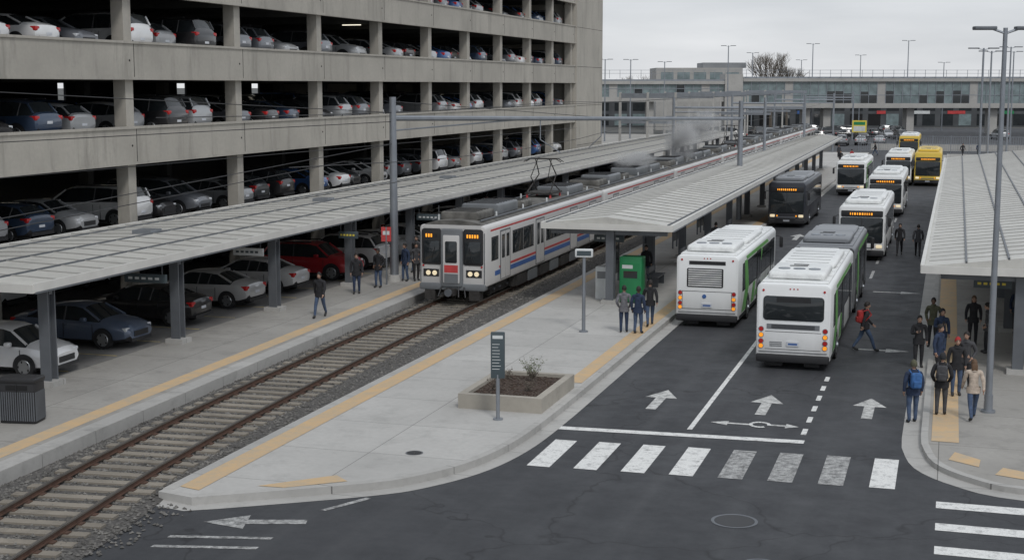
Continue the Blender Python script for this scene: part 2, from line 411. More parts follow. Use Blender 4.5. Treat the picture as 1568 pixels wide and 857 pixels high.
def manhole(x,y,z,r):
    b=MB(); n=24
    for r0,r1,k in ((r,r*.86,'steel'),(r*.84,0.01,'black')):
        for i in range(n):
            a,c=2*math.pi*i/n,2*math.pi*(i+1)/n
            b.poly([(x+r0*math.cos(a),y+r0*math.sin(a),z),(x+r0*math.cos(c),y+r0*math.sin(c),z),(x+r1*math.cos(c),y+r1*math.sin(c),z),(x+r1*math.cos(a),y+r1*math.sin(a),z)],k)
    b.obj('manhole_cover',smooth=False,norm=False)
manhole(-4.1,29.5,.008,.5); manhole(-12.4,32.1,.207,.22); manhole(-3.2,26.8,.008,.4)
# ------------------------------------------------------------------ garage
b=MB(); GX=-33.0; Y0,Y1=18,127
tops=[7.4,10.95,14.5,18.05]
cols=[34.5,43.8,53.2,62.9,72.3,81.1,89.7,97.6,105.4,113.3,120.2,126.6]
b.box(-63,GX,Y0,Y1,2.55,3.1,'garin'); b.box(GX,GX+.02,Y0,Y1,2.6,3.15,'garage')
for t in tops:
    b.box(GX-.22,GX,Y0,Y1,t-1.5,t,'garage')
    b.box(GX-.27,GX+.06,Y0,Y1,t,t+.1,'garage')
    b.box(GX,GX+.03,Y0,Y1,t-1.5,t-1.38,'garage')
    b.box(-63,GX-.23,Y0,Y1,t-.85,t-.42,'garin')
    for c in cols:
        b.box(GX,GX+.004,c-.02,c+.02,t-1.5,t,'dark')
        b.cyl((GX+.002,c-.35,t-.7),(GX+.01,c-.35,t-.7),.05,.05,8,'dark')
b.box(-63,GX,Y0,Y1,21.2,23,'garage')  # roof slab above the view, added so the top deck interior stays dark
for c in cols:
    b.box(GX-.85,GX-.28,c-.3,c+.3,0,21.2,'garage')
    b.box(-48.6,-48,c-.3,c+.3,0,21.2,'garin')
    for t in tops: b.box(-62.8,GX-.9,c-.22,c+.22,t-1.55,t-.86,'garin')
y=24
while y<126:
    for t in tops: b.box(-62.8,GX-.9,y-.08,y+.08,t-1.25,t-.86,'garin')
    y+=2.4
yy=Y0
while yy<Y1:
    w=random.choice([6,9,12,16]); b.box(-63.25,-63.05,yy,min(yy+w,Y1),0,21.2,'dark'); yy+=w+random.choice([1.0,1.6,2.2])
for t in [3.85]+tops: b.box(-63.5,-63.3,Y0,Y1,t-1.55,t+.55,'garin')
b.box(-63,GX-.9,Y0-.3,Y0,0,23,'garage')
b.box(-64,GX+.12,127.0,137,0,27,'garage')
for z in (3.8,7.4,10.95,14.5,18.05): b.box(-64,GX+.125,127.2,136.8,z-.03,z,'dark')
for i in range(60):
    t=random.choice(tops); y=random.uniform(40,124); x=random.uniform(-60,-38)
    b.box(x,x+1.3,y,y+.12,t-1.33,t-1.29,'lite')
b.obj('parking_garage',smooth=False)
# ------------------------------------------------------------------ canopies
def canopy(xl0,xr0,xl1,xr1,y0,y1,z,colx,colys,zf,ridge=0,step=1.25,colw=.17,longs=()):
    b=MB(); n=max(2,int((y1-y0)/step))
    def X(t,y):
        f=(y-y0)/(y1-y0); l=xl0+(xl1-xl0)*f; r=xr0+(xr1-xr0)*f; return l+(r-l)*t
    xm=.5
    for t0,t1 in ((0,xm),(xm,1)):
        za=z+.2+(ridge if t0==xm else 0); zb=z+.2+(ridge if t1==xm else 0)
        p=[(X(t0,y0),y0),(X(t1,y0),y0),(X(t1,y1),y1),(X(t0,y1),y1)]
        zs=[za,zb,zb,za]
        b.add([(q[0],q[1],zz_) for q,zz_ in zip(p,zs)]+[(q[0],q[1],z+.02) for q in p],[(0,1,2,3),(7,6,5,4),(0,1,5,4),(2,3,7,6)],'roof')
    for t,sg in ((0,-1),(1,1)):
        b.add([(X(t,y0),y0-.05,z-.02),(X(t,y1),y1,z-.02),(X(t,y1),y1,z+.24),(X(t,y0),y0-.05,z+.24),
               (X(t,y0)+sg*.12,y0-.05,z-.02),(X(t,y1)+sg*.12,y1,z-.02),(X(t,y1)+sg*.12,y1,z+.24),(X(t,y0)+sg*.12,y0-.05,z+.24)],
               [(0,1,2,3),(7,6,5,4),(3,2,6,7),(4,5,1,0),(0,3,7,4)],'rooftrim')
        b.add([(X(t,y0)+sg*.123,y0,z-.06),(X(t,y1)+sg*.123,y1,z-.06),(X(t,y1)+sg*.123,y1,z-.0),(X(t,y0)+sg*.123,y0,z-.0)],[(0,1,2,3)],'steel')
    b.box(X(0,y0)-.1,X(1,y0)+.1,y0-.1,y0-.02,z-.03,z+.22,'rooftrim')
    for i in range(1,n):
        y=y0+i*(y1-y0)/n
        for t0,t1 in ((0.01,xm),(xm,.99)):
            za=z+.2+(ridge if t0==xm else 0); zb=z+.2+(ridge if t1==xm else 0)
            a,c=X(t0,y),X(t1,y)
            b.add([(a,y-.025,za+.035),(c,y-.025,zb+.035),(c,y+.025,zb+.035),(a,y+.025,za+.035),(a,y-.025,za-.01),(c,y-.025,zb-.01),(c,y+.025,zb-.01),(a,y+.025,za-.01)],
              [(0,1,2,3),(0,1,5,4),(3,2,6,7)],'roofseam')
    for t in longs:
        rz=z+.2+ridge*(1-abs(t-.5)*2)
        b.add([(X(t,y0)-.03,y0,rz+.05),(X(t,y0)+.03,y0,rz+.05),(X(t,y1)+.03,y1,rz+.05),(X(t,y1)-.03,y1,rz+.05)]+[(X(t,y0)-.03,y0,rz-.02),(X(t,y0)+.03,y0,rz-.02),(X(t,y1)+.03,y1,rz-.02),(X(t,y1)-.03,y1,rz-.02)],[(0,1,2,3),(0,3,7,4),(1,2,6,5),(0,1,5,4)],'steel')
    for y in colys:
        x=colx(y)
        for s_ in (-1,1): b.box(x-colw,x+colw,y+s_*colw-.025,y+s_*colw+.025,zf,z,'steel')
        b.box(x-.02,x+.02,y-colw+.03,y+colw-.03,zf,z,'steel')
        b.box(x-.33,x+.33,y-.33,y+.33,zf,zf+.16,'kerb')
        b.box(X(.04,y),X(.96,y),y-.09,y+.09,z-.26,z-.02,'steel')
    y=y0+1.8
    while y<min(y1,110):
        b.box(X(.1,y),X(.9,y),y-.05,y+.05,z-.12,z-.03,'steel'); y+=1.85
    return b
b=canopy(-32.3,-25.0,-32.3,-25.3,34.5,178,3.35,lambda y:-25.45,[35.8+7.45*i for i in range(19)],.35,ridge=.12,longs=(.12,.5,.78))
for y in (47,63,81): b.box(-29.5,-28.7,y,y+.8,3.6,3.8,'steelL')
b.obj('platform_canopy',smooth=False)
b=canopy(-16.1,-10.75,-15.8,-11.7,56.9,163,3.35,lambda y:-13.35,[57.4+8.3*i for i in range(13)],.2,ridge=.3,longs=(.02,.98))
b.obj('bus_canopy',smooth=False)
b=canopy(-.65,12,-.35,12,46.6,118,3.35,lambda y:2.3,[47.2+8.0*i for i in range(9)],.15,ridge=.75,step=1.15,longs=(.1,.2,.3,.4,.55,.7))
for y in [50+8*i for i in range(8)]:
    b.box(3,5,y,y+3.2,.15,2.2,'glass'); b.box(2.95,5.05,y-.04,y,.15,2.3,'steel')
b.obj('bus_canopy',smooth=False)
# ------------------------------------------------------------------ cars
def car_mesh(name,kind):
    b=MB()
    if kind=='sedan':
        S=[(-2.36,.46,.78,.82,.66,.58),(-2.28,.34,.90,.97,.82,.70),(-2.0,.26,.95,1.07,.89,.72),(-1.62,.22,.96,1.09,.90,.70),(-.95,.2,.95,1.38,.91,.57),(-.35,.2,.94,1.45,.91,.60),(.2,.2,.93,1.45,.91,.60),(.55,.2,.92,1.38,.91,.60),(1.25,.2,.90,1.0,.90,.74),(1.85,.22,.84,.93,.88,.70),(2.2,.28,.74,.82,.80,.62),(2.34,.36,.62,.68,.68,.52)]
        gi=(3,8)
    elif kind=='suv':
        S=[(-2.3,.5,.95,1.0,.76,.68),(-2.24,.38,1.05,1.14,.87,.74),(-2.1,.3,1.08,1.2,.91,.72),(-1.8,.26,1.08,1.58,.93,.64),(-1.2,.24,1.06,1.67,.93,.66),(-.4,.24,1.05,1.69,.93,.67),(.3,.24,1.04,1.67,.93,.66),(.62,.24,1.04,1.6,.93,.65),(1.22,.24,1.03,1.14,.92,.76),(1.8,.26,.98,1.07,.90,.74),(2.2,.32,.88,.97,.84,.66),(2.34,.42,.7,.78,.74,.58)]
        gi=(2,8)
    elif kind=='hatch':
        S=[(-2.05,.46,.9,.95,.74,.66),(-1.98,.34,.98,1.06,.84,.7),(-1.85,.26,.99,1.12,.87,.68),(-1.45,.22,.98,1.42,.89,.6),(-.9,.2,.96,1.5,.89,.61),(-.2,.2,.95,1.52,.89,.62),(.3,.2,.94,1.5,.89,.61),(.6,.2,.93,1.42,.89,.6),(1.2,.2,.92,1.04,.88,.72),(1.65,.22,.86,.95,.86,.68),(1.95,.28,.76,.84,.78,.6),(2.08,.36,.62,.68,.66,.5)]
        gi=(2,8)
    else:
        S=[(-2.5,.5,1.0,1.05,.8,.72),(-2.45,.36,1.1,1.2,.9,.76),(-2.38,.3,1.12,1.3,.93,.76),(-2.2,.26,1.12,1.68,.95,.72),(-1.2,.24,1.1,1.76,.95,.72),(-.2,.24,1.08,1.77,.95,.72),(.5,.24,1.06,1.74,.95,.71),(.85,.24,1.05,1.64,.95,.69),(1.6,.24,1.02,1.12,.93,.76),(2.05,.28,.95,1.03,.88,.7),(2.35,.34,.82,.9,.8,.6),(2.46,.42,.68,.74,.68,.54)]
        gi=(2,8)
    rings=[]
    for x,zb,zl,zt,w,wr in S:
        h=[(0,zb),(w*.8,zb),(w*.965,zb+.1),(w,(zb+zl)*.52),(w*.985,zl-.09),(w*.93,zl),(wr+.02,zt-.07),(wr*.82,zt-.012),(wr*.4,zt+.01)]
        rings.append([(x,a,z) for a,z in h]+[(x,0,zt+.015)]+[(x,-a,z) for a,z in h[:0:-1]])
    n=len(rings[0])
    b.v+= [v for r_ in rings for v in r_]
    for j in range(len(rings)-1):
        for i in range(n):
            seg=i if i<9 else n-1-i
            k='carpaint'
            if gi[0]<=j<gi[1]:
                if seg==5: k='glass'
                if j in (gi[0],gi[1]-1) and seg>=6: k='glass'
            if seg in(0,1): k='black'
            b.f.append([j*n+i,j*n+(i+1)%n,(j+1)*n+(i+1)%n,(j+1)*n+i]); b.m.append(b.mi(k))
    b.f.append(list(range(n))); b.m.append(b.mi('carpaint'))
    b.f.append([(len(rings)-1)*n+i for i in range(n)]); b.m.append(b.mi('carpaint'))
    a,c=S[gi[0]],S[gi[0]+1]; d,e=S[gi[1]-1],S[gi[1]]
    for sg in (1,-1):
        for p,q in ((a,c),(e,d)):
            b.cyl((p[0],sg*(p[5]+.03),p[3]-.05),(q[0],sg*(q[5]+.02),q[3]-.05),.045,.04,6,'carpaint',False)
        xs=[S[gi[0]+2][0]-.25,(c[0]+d[0])/2+.08]
        for px in xs:
            for j in range(len(S)-1):
                if S[j][0]<=px<=S[j+1][0]:
                    f=(px-S[j][0])/(S[j+1][0]-S[j][0]); g=[S[j][u]*(1-f)+S[j+1][u]*f for u in range(6)]
                    b.cyl((px,sg*(g[4]*.93+.0),g[2]+.0),(px-.04,sg*(g[5]+.02),g[3]-.07),.035,.03,4,'black',False)
        wm=S[5][4]
        for px in (xs[1],-.95,1.02): b.box(px-.008,px+.008,sg*(wm*.99),sg*(wm+.008),.34,S[5][2]-.1,'black')
        for px in (.02,-.85): b.box(px-.1,px+.06,sg*(wm*.99),sg*(wm+.03),S[5][2]-.16,S[5][2]-.13,'carpaint')
        b.rbox(e[0]-.62,e[0]-.42,sg*.98-.09,sg*.98+.09,e[2]+.02,e[2]+.17,.05,'carpaint')
        for wx in (S[-1][0]-.92,S[0][0]+.88):
            r=.33 if kind in('sedan','hatch') else .37; zc=r
            wl=S[5][4]
            arc_=[(wx+(r+.07)*math.cos(R(q)),sg*(wl+.006),zc+(r+.07)*math.sin(R(q))) for q in range(0,181,15)]
            arc_=[(wx+(r+.07),sg*(wl+.006),.26)]+arc_+[(wx-(r+.07),sg*(wl+.006),.26)]
            b.add(arc_,[list(range(len(arc_)))],'black')
            b.cyl((wx,sg*(wl-.2),zc),(wx,sg*(wl+.02),zc),r,r,20,'tyre')
            b.cyl((wx,sg*(wl+.02),zc),(wx,sg*(wl+.035),zc),r*.68,r*.62,16,'rim')
            for q in range(5):
                a_=R(q*72+36); b.box(wx+.13*math.cos(a_)-.025+.06*math.cos(a_),wx+.19*math.cos(a_)+.025,sg*(wl+.035),sg*(wl+.039),zc+.16*math.sin(a_)-.035,zc+.16*math.sin(a_)+.035,'black')
        F=S[-2]; B=S[1]
        b.rbox(F[0]-.22,F[0]+.06,sg*(F[4]*.8)-.15,sg*(F[4]*.8)+.15,F[2]-.13,F[2]+.0,.04,'lamp_off')
        b.rbox(B[0]-.05,B[0]+.3,sg*(B[4]*.84)-.14,sg*(B[4]*.84)+.14,B[2]-.16,B[2]+.02,.04,'red_l')
    F=S[-1];B=S[0]
    b.box(F[0]-.02,F[0]+.02,-.42,.42,.42,.6,'black'); b.box(F[0]-.2,F[0]+.03,-.6,.6,.26,.36,'black')
    b.box(B[0]-.015,B[0]+.02,-.17,.17,.6 if kind!='suv' else .75,.7 if kind!='suv' else .86,'plate'); b.box(B[0]-.04,B[0]+.2,-.68,.68,.3,.42,'black')
    if kind in('suv','van'):
        for sg in(1,-1): b.box(-1.7,.3,sg*.62-.02,sg*.62+.02,S[5][3]+.0,S[5][3]+.05,'black')
    return b.mesh(name,ang=28)
CAR={k:car_mesh('car_'+k,k) for k in('sedan','suv','hatch','van')}
COLS=[(.78,.78,.78),(.78,.78,.78),(.42,.43,.44),(.42,.43,.44),(.42,.43,.44),(.16,.17,.19),(.16,.17,.19),(.025,.025,.028),(.025,.025,.028),(.035,.06,.11),(.28,.29,.30),(.05,.13,.34),(.06,.065,.07)]
def car(kind,x,y,z,rot,col): return inst('parked_car',CAR[kind],(x,y,z),R(rot),col)
LC=[('hatch',37.3,0,(.78,.78,.79),-28.0),('sedan',42.2,0,(.09,.12,.18),-28.6),('sedan',46.9,180,(.018,.018,.02),-28.9),('sedan',51.4,180,(.5,.5,.5),-28.9),('sedan',55.6,180,(.6,.6,.6),-28.9),
 ('suv',60.2,0,(.42,.015,.025),-28.3),('suv',64.2,180,(.78,.78,.78),-28.5),('sedan',68,0,(.65,.66,.67),-28.5),('sedan',71.6,180,(.7,.7,.7),-28.5),('suv',75.4,0,(.1,.1,.11),-28.4)]
for k,y,r,c,x in LC: car(k,x,y,.357,r+random.uniform(-2,2),c)
for i in range(20): car(random.choice(list(CAR)),-28.6,79+i*3.3,.357,random.choice([0,180]),random.choice(COLS))
for i in range(24): car(random.choice(list(CAR)),-37.5,34+i*3.4,.357,random.choice([0,180]),random.choice(COLS))
for li,fz in enumerate((3.1,6.985,10.535,14.085)):
    y=36.5
    while y<125:
        if min(abs(y-c) for c in cols)<1.15: y+=.25; continue
        if random.random()<.93:
            car(random.choices(['sedan','suv','hatch','van'],[4,4,2,1])[0],-35.85+random.uniform(-.3,.1)-(.2 if li==0 else 0),y,fz,random.choice([0,180,180])+random.uniform(-3,3),random.choice(COLS))
        y+=2.72
    if li in(1,2):
        for i in range(16): car(random.choice(list(CAR)),-43.5,46+i*5.0+random.random(),fz,random.choice([0,180]),random.choice(COLS))
# ------------------------------------------------------------------ buses
def wheel(b,x,sg,y,r=.47):
    arc_=[(x+sg*.006,y+(r+.12)*math.cos(R(q)),r+(r+.1)*math.sin(R(q))) for q in range(0,181,12)]
    arc_=[(x+sg*.006,y+r+.12,.33)]+arc_+[(x+sg*.006,y-r-.12,.33)]
    b.add(arc_,[list(range(len(arc_)))],'dark')
    b.cyl((x-sg*.3,y,r),(x+sg*.02,y,r),r,r,24,'tyre'); b.cyl((x+sg*.02,y,r),(x+sg*.03,y,r),r*.6,r*.55,16,'rim'); b.cyl((x+sg*.03,y,r),(x+sg*.08,y,r),r*.22,r*.18,10,'steelL')
def bus(name,cx,y0,L,front,body='white_p',roof='roofw',accent='green_p',artic=0,rear_style='window',frontbody=None,H=2.78,W=1.2,graphics=True):
    b=MB(); B=body
    secs=[(0,L)] if not artic else [(0,artic),(artic+.9,L)]
    for si,(a,c) in enumerate(secs):
        bb=B if si==0 or not frontbody else frontbody
        b.rbox(-W,W,a,c,.30,H,.2,bb,e=.09,rb=.06)
        rf='grey_p' if (si and frontbody) else roof
        b.rbox(-W+.12,W-.12,a+.25,c-.25,H-.06,H+.05,.05,rf)
        for sg in (1,-1):
            y=a+(1.2 if si==0 else .35); i=0
            endy=c-.5
            while y<endy-.5:
                w=min(1.42,endy-y)
                b.box(sg*(W-.01),sg*(W+.008),y,y+w-.06,1.32,2.32,'glass')
                b.box(sg*(W-.01),sg*(W+.012),y+.05,y+w-.11,2.02,2.04,'black')
                y+=w; i+=1
            b.box(sg*(W-.01),sg*(W+.005),a+1.1,endy,1.27,2.37,'black')
            b.box(sg*(W-.01),sg*(W+.006),a+.3,c-.3,.30,.44,'black')
            if graphics and accent:
                t=sg*(W+.014)
                b.poly([(t,a+.9,.5),(t,a+2.0,.5),(t,a+2.9,1.3),(t,a+2.4,2.4),(t,a+1.6,2.45),(t,a+1.9,1.3)],accent)
                b.poly([(t,a+3.6,.5),(t,a+4.4,.5),(t,a+4.9,1.25),(t,a+4.2,1.25)],accent)
                b.poly([(t,a+2.3,2.42),(t,a+9.2,2.42),(t,a+8.6,2.58),(t,a+2.0,2.58)],accent)
                if not front and not artic:
                    b.poly([(t,a+4.6,.62),(t,a+10.6,.62),(t,a+10.9,1.0),(t,a+5.0,.86)],accent)
                    b.poly([(t,a+5.6,1.3),(t,a+6.1,1.3),(t,a+7.1,2.36),(t,a+6.5,2.36)],accent)
            for yy_ in (a+1.0,a+3.3,a+5.6,a+8.2,c-1.6):
                if yy_<c-.4: b.box(sg*(W-.01),sg*(W+.004),yy_-.008,yy_+.008,.46,1.26,'black')
        ds=1 if not front else -1
        for dy in ((c-1.9,c-.75),((a+c)/2-.6,(a+c)/2+.6)) if not front else ((a+.55,a+1.75),((a+c)/2-.6,(a+c)/2+.6)):
            b.box(ds*(W-.01),ds*(W+.02),dy[0],dy[1],.42,2.4,'black')
            for q in (0,1):
                m0=dy[0]+.05+q*(dy[1]-dy[0])/2; b.box(ds*(W+.0),ds*(W+.026),m0,m0+(dy[1]-dy[0])/2-.1,.6,2.3,'glass')
        for sg in (1,-1):
            ws=[a+2.6,c-2.6] if not artic else ([a+2.5] if si==0 else [a+1.4,c-2.7])
            for wy in ws: wheel(b,sg*W,sg,wy)
        b.rbox(-.95,.95,a+.7,min(a+3.4,c-.6),H,H+.30,.12,rf,e=.2)
        if c-a>9:
            b.rbox(-1.0,1.0,a+3.9,a+8.6,H,H+.22,.1,rf,e=.2); b.rbox(-.8,.8,c-3.0,c-1.3,H,H+.2,.1,rf,e=.15)
            for q in range(5): b.box(-.75,.75,a+4.2+q*.85,a+4.22+q*.85,H+.2,H+.228,'black')
        elif artic:
            b.rbox(-.9,.9,a+4.2,c-1,H,H+.18,.1,rf,e=.2)
        for q in range(3):
            b.cyl((-.5+q*.5,a+1.6,H+.29),(-.5+q*.5,a+1.6,H+.325),.2,.2,12,'steelL')
        for q in (0,1): b.box(-.4+q*.1,.2,a+2.3+q*.4,a+2.5+q*.4,H+.3,H+.31,'black')
        for q in range(int((c-a)/1.3)): b.box(-W+.14,W-.14,a+.6+q*1.3,a+.615+q*1.3,H+.048,H+.056,'grey_p')
    if artic:
        for q in range(8):
            y=artic+.02+q*.11; w=W-.04 if q%2 else W-.12; b.rbox(-w,w,y,y+.1,.5,H-(.05 if q%2 else .12),.15,'black',e=.03)
    if not front:
        b.rbox(-W+.02,W-.02,-.1,.15,.24,.50,.05,'black')
        b.box(-W+.1,W-.1,-.013,.02,.56,.59,'grey_p')
        for s_ in (-1,1): b.box(s_*.6-.25,s_*.6+.25,.3,.35,.06,.34,'black')
        if rear_style=='louver':
            b.rbox(-.78,.62,-.02,.06,1.55,2.28,.05,'black',e=.01)
            for q in range(8): b.box(-.72,.56,-.05,-.02,1.6+q*.085,1.64+q*.085,'roofw')
            b.box(-.7,.7,-.012,.02,2.42,2.56,'black')
            b.box(-.95,.95,-.008,.02,1.38,1.395,'black'); b.box(-.95,.95,-.008,.02,.7,.715,'black')
            b.box(-.955,-.94,-.008,.02,.7,1.39,'black'); b.box(.94,.955,-.008,.02,.7,1.39,'black')
            b.cyl((-.1,-.01,1.2),(-.1,-.02,1.2),.08,.08,14,'blue_p')
        else:
            b.rbox(-.98,.98,-.03,.06,1.62,2.42,.12,'glass',e=.02)
            b.box(-.55,.55,-.034,-.028,2.22,2.38,'black')
            b.box(-.85,.85,-.02,.02,1.34,1.5,'grey_p')
            for q in range(5): b.box(-.7,.7,-.03,-.02,1.355+q*.028,1.365+q*.028,'black')
            b.box(-.9,.9,-.008,.02,1.24,1.252,'black'); b.box(-.9,.9,-.008,.02,.66,.672,'black')
            for q in range(3): b.box(-.75,-.35,-.012,.02,.76+q*.06,.79+q*.06,'grey_p')
        for sg in(1,-1):
            for z,k in ((1.32,'red_l'),(1.12,'amber'),(.92,'red_l'),(.76,'amber')):
                b.cyl((sg*1.03,.03,z),(sg*1.03,-.03,z),.075,.07,14,k); b.cyl((sg*1.03,.03,z),(sg*1.03,-.012,z),.09,.09,14,'steelL')
            b.cyl((sg*.98,.03,2.6),(sg*.98,-.02,2.6),.04,.04,8,'red_l')
        for q in (-.12,0,.12): b.cyl((q,.03,2.66),(q,-.01,2.66),.025,.025,8,'red_l')
        b.box(-.2,.2,-.03,.0,.78,.93,'plate'); b.box(-.15,.15,-.033,-.03,.82,.88,'blue_p')
        for sg in(1,-1):
            b.cyl((sg*W,L-.1,2.4),(sg*(W+.24),L+.12,2.35),.02,.02,6,'black'); b.rbox(sg*(W+.24)-.08,sg*(W+.24)+.08,L+.05,L+.15,1.85,2.35,.05,'black')
    else:
        b.rbox(-W+.02,W-.02,-.12,.15,.26,.58,.08,'black')
        b.rbox(-1.1,1.1,-.035,.08,.95,2.3,.1,'glass',e=.03)
        b.box(-.012,.012,-.045,-.03,1.0,2.28,'black')
        b.rbox(-1.08,1.08,-.03,.08,2.33,2.66,.06,'black',e=.02)
        x=-.62
        while x<.6:
            w=random.choice([.05,.08]); b.box(x,x+w,-.04,-.028,2.43,2.55,'orange_l'); x+=w+.06
        for sg in(1,-1):
            b.rbox(sg*.92-.16,sg*.92+.16,-.03,.05,.68,.86,.05,'head_l',e=.02)
            b.box(sg*.62-.05,sg*.62+.05,-.02,.02,.72,.82,'amber')
            b.cyl((sg*W,.1,2.4),(sg*(W+.22),-.12,2.35),.02,.02,6,'black')
            b.rbox(sg*(W+.22)-.08,sg*(W+.22)+.08,-.2,-.1,1.85,2.35,.05,'black')
            b.cyl((sg*.5,-.05,1.0),(sg*.1,-.05,1.6),.012,.012,4,'black')
        b.box(-.2,.2,-.13,-.118,.42,.54,'plate')
        b.box(-.6,.6,-.5,-.45,.7,.75,'steel'); b.box(-.6,.6,-.3,-.25,.7,.75,'steel')
        for sg in (-.55,.55): b.box(sg,sg+.04,-.5,-.08,.66,.7,'steel')
    b.obj(name,(cx,y0,0))
bus('city_bus',-8.72,53.8,11.9,False,rear_style='louver')
bus('articulated_bus',-4.68,46.4,20,False,artic=10.6,frontbody='grey_p',H=2.83)
bus('city_bus',-4.35,77.2,11.9,True,accent=None,H=2.9)
bus('city_bus',-4.3,104,11.9,True,accent=None,H=2.9)
bus('city_bus',-4.6,137,11.9,True,accent=None,H=2.9)
bus('city_bus',-7.95,123,11.9,True,H=2.9)
bus('city_bus',-1.95,137,11.9,True,body='yel_p',roof='yel_p',accent=None,H=3.1)
bus('city_bus',-5.0,185,11.9,True,body='yel_p',accent=None,H=3.0)
bus('city_bus',-10.1,94,11.9,True,body='dark_p',roof='grey_p',accent=None,H=2.95)
# ------------------------------------------------------------------ train
def train_car(y0,L,front,pant):
    b=MB(); W=1.46
    b.rbox(-W,W,y0,y0+L,.95,3.5,.16,'train',e=.12,rb=.08)
    rings=[]
    for y in (y0+.1,y0+L-.1):
        rings.append([( (W-.06)*math.cos(R(a)),y,3.36+.34*math.sin(R(a))) for a in range(0,181,15)]+[(-(W-.06),y,3.3),((W-.06),y,3.3)])
    b.loft(rings,'trainroof')
    for sg in(1,-1):
        t0,t1=sg*(W-.01),sg*(W+.006)
        b.box(t0,t1,y0+.6,y0+L-.4,3.22,3.29,'red_p')
        b.box(t0,t1,y0+1.8,y0+L-1,1.56,1.66,'red_p')
        if front: b.box(t0,t1,y0+1.2,y0+L-1,1.30,1.50,'blue_p')
        doors=[y0+2.0,y0+L*.36,y0+L*.66,y0+L-3.0]
        for d in doors:
            b.box(t0,sg*(W+.012),d-.08,d+1.38,1.05,3.15,'traingrey')
            for q in(0,1):
                b.box(t0,sg*(W+.022),d+.03+q*.65,d+.62+q*.65,1.08,3.08,'train'); b.box(t0,sg*(W+.027),d+.12+q*.65,d+.52+q*.65,1.95,2.95,'glass')
        segs=[(y0+.7,doors[0]-.3)]+[(doors[i]+1.7,doors[i+1]-.4) for i in range(3)]+[(doors[3]+1.6,y0+L-.4)]
        for a,c in segs:
            n=max(1,round((c-a)/1.5)); w=(c-a)/n
            if w<.5: continue
            for i in range(n):
                b.rbox(min(t0,sg*(W+.018)),max(t0,sg*(W+.018)),a+i*w+.07,a+(i+1)*w-.07,2.02,2.92,.004,'glass',e=.003)
                b.box(t0,sg*(W+.01),a+i*w+.03,a+(i+1)*w-.03,1.97,2.97,'black')
        b.box(sg*.7,sg*(W-.12),y0+4.2,y0+L-4.2,.45,.95,'under')
        for q in range(6):
            yy=y0+4.6+q*(L-9.5)/6; b.box(sg*(W-.14),sg*(W-.06),yy,yy+(L-9.5)/8,.42,.92,'traingrey' if q%2 else 'under')
        for by in (y0+2.9,y0+L-2.9):
            b.box(sg*.95,sg*1.12,by-1.3,by+1.3,.45,.8,'under')
            for wy in (by-.95,by+.95): b.cyl((sg*.8,wy,.72),(sg*.97,wy,.72),.42,.42,20,'under'); b.cyl((sg*.97,wy,.72),(sg*1.2,wy,.72),.15,.13,10,'steel')
            b.cyl((sg*1.05,by,.6),(sg*1.05,by,.95),.14,.14,10,'steel')
    b.box(-1.2,1.2,y0+.4,y0+L-.4,.7,.96,'under')
    for a,w,h in ((.9,2.2,.3),(3.6,3.0,.42),(7.3,1.6,.28),(L-9.5,3.4,.42),(L-5.2,3.2,.38)):
        if pant and 11<a<15: continue
        b.rbox(-.85,.85,y0+a,y0+a+w,3.6,3.68+h,.1,'trainroof' if h<.35 else 'traingrey',e=.08)
        for q in range(int(w/.4)): b.box(-.7,.7,y0+a+.15+q*.4,y0+a+.2+q*.4,3.68+h,3.7+h,'black')
    for q in range(10): b.cyl((-.95+1.9*(q%2),y0+1+q*2,3.5),(-.95+1.9*(q%2),y0+1+q*2,3.85),.05,.04,6,'signw')
    for sg in (1,-1): b.cyl((sg*1.05,y0+.5,3.66),(sg*1.05,y0+L-.5,3.66),.035,.035,6,'steel')
    if pant:
        yp=y0+13.8
        b.box(-.7,.7,yp-1,yp+1,3.85,3.93,'under')
        for sx in(-.6,.6):
            for sy in(-.9,.9): b.cyl((sx,yp+sy,3.6),(sx,yp+sy,3.87),.06,.05,8,'red_p')
            b.cyl((sx,yp-.9,3.93),(sx*.75,yp+.75,4.75),.04,.03,6,'under')
            b.cyl((sx*.75,yp+.75,4.75),(sx*.6,yp-.2,5.55),.03,.025,6,'under')
            b.cyl((sx,yp+.9,3.93),(sx*.75,yp-.75,4.7),.03,.025,6,'under'); b.cyl((sx*.75,yp-.75,4.7),(sx*.6,yp+.2,5.55),.025,.02,6,'under')
        for sy in (-.22,.22):
            b.box(-.7,.7,yp+sy-.03,yp+sy+.03,5.55,5.6,'under')
            for sx in(-1,1): b.cyl((sx*.7,yp+sy,5.58),(sx*.98,yp+sy,5.42),.025,.02,6,'under')
    if front:
        f=y0
        b.rbox(-1.34,-.48,f-.04,f+.1,1.85,3.34,.1,'black',e=.02); b.rbox(.48,1.34,f-.04,f+.1,1.85,3.34,.1,'black',e=.02)
        b.rbox(-1.26,-.54,f-.06,f+.1,1.93,2.85,.08,'glass',e=.02); b.rbox(.54,1.26,f-.06,f+.1,1.93,2.85,.08,'glass',e=.02)
        for x0 in(-1.18,.62):
            for q in range(5): b.box(x0+.02+q*.11,x0+.08+q*.11,f-.055,f-.03,2.99,3.13,'orange_l' if x0>0 or q in(0,1,2) else 'black')
        b.rbox(-.47,.47,f-.16,f+.1,.95,3.34,.08,'traingrey',e=.04)
        b.rbox(-.36,.36,f-.19,f,1.1,3.1,.05,'train',e=.02); b.rbox(-.26,.26,f-.21,f,1.95,2.85,.06,'glass',e=.02)
        b.box(-.3,.3,f-.197,f,1.55,1.86,'red_p'); b.box(-.3,.3,f-.197,f,1.12,1.5,'traingrey')
        b.rbox(-1.44,1.44,f-.1,f+.3,.8,1.08,.08,'traingrey',e=.04)
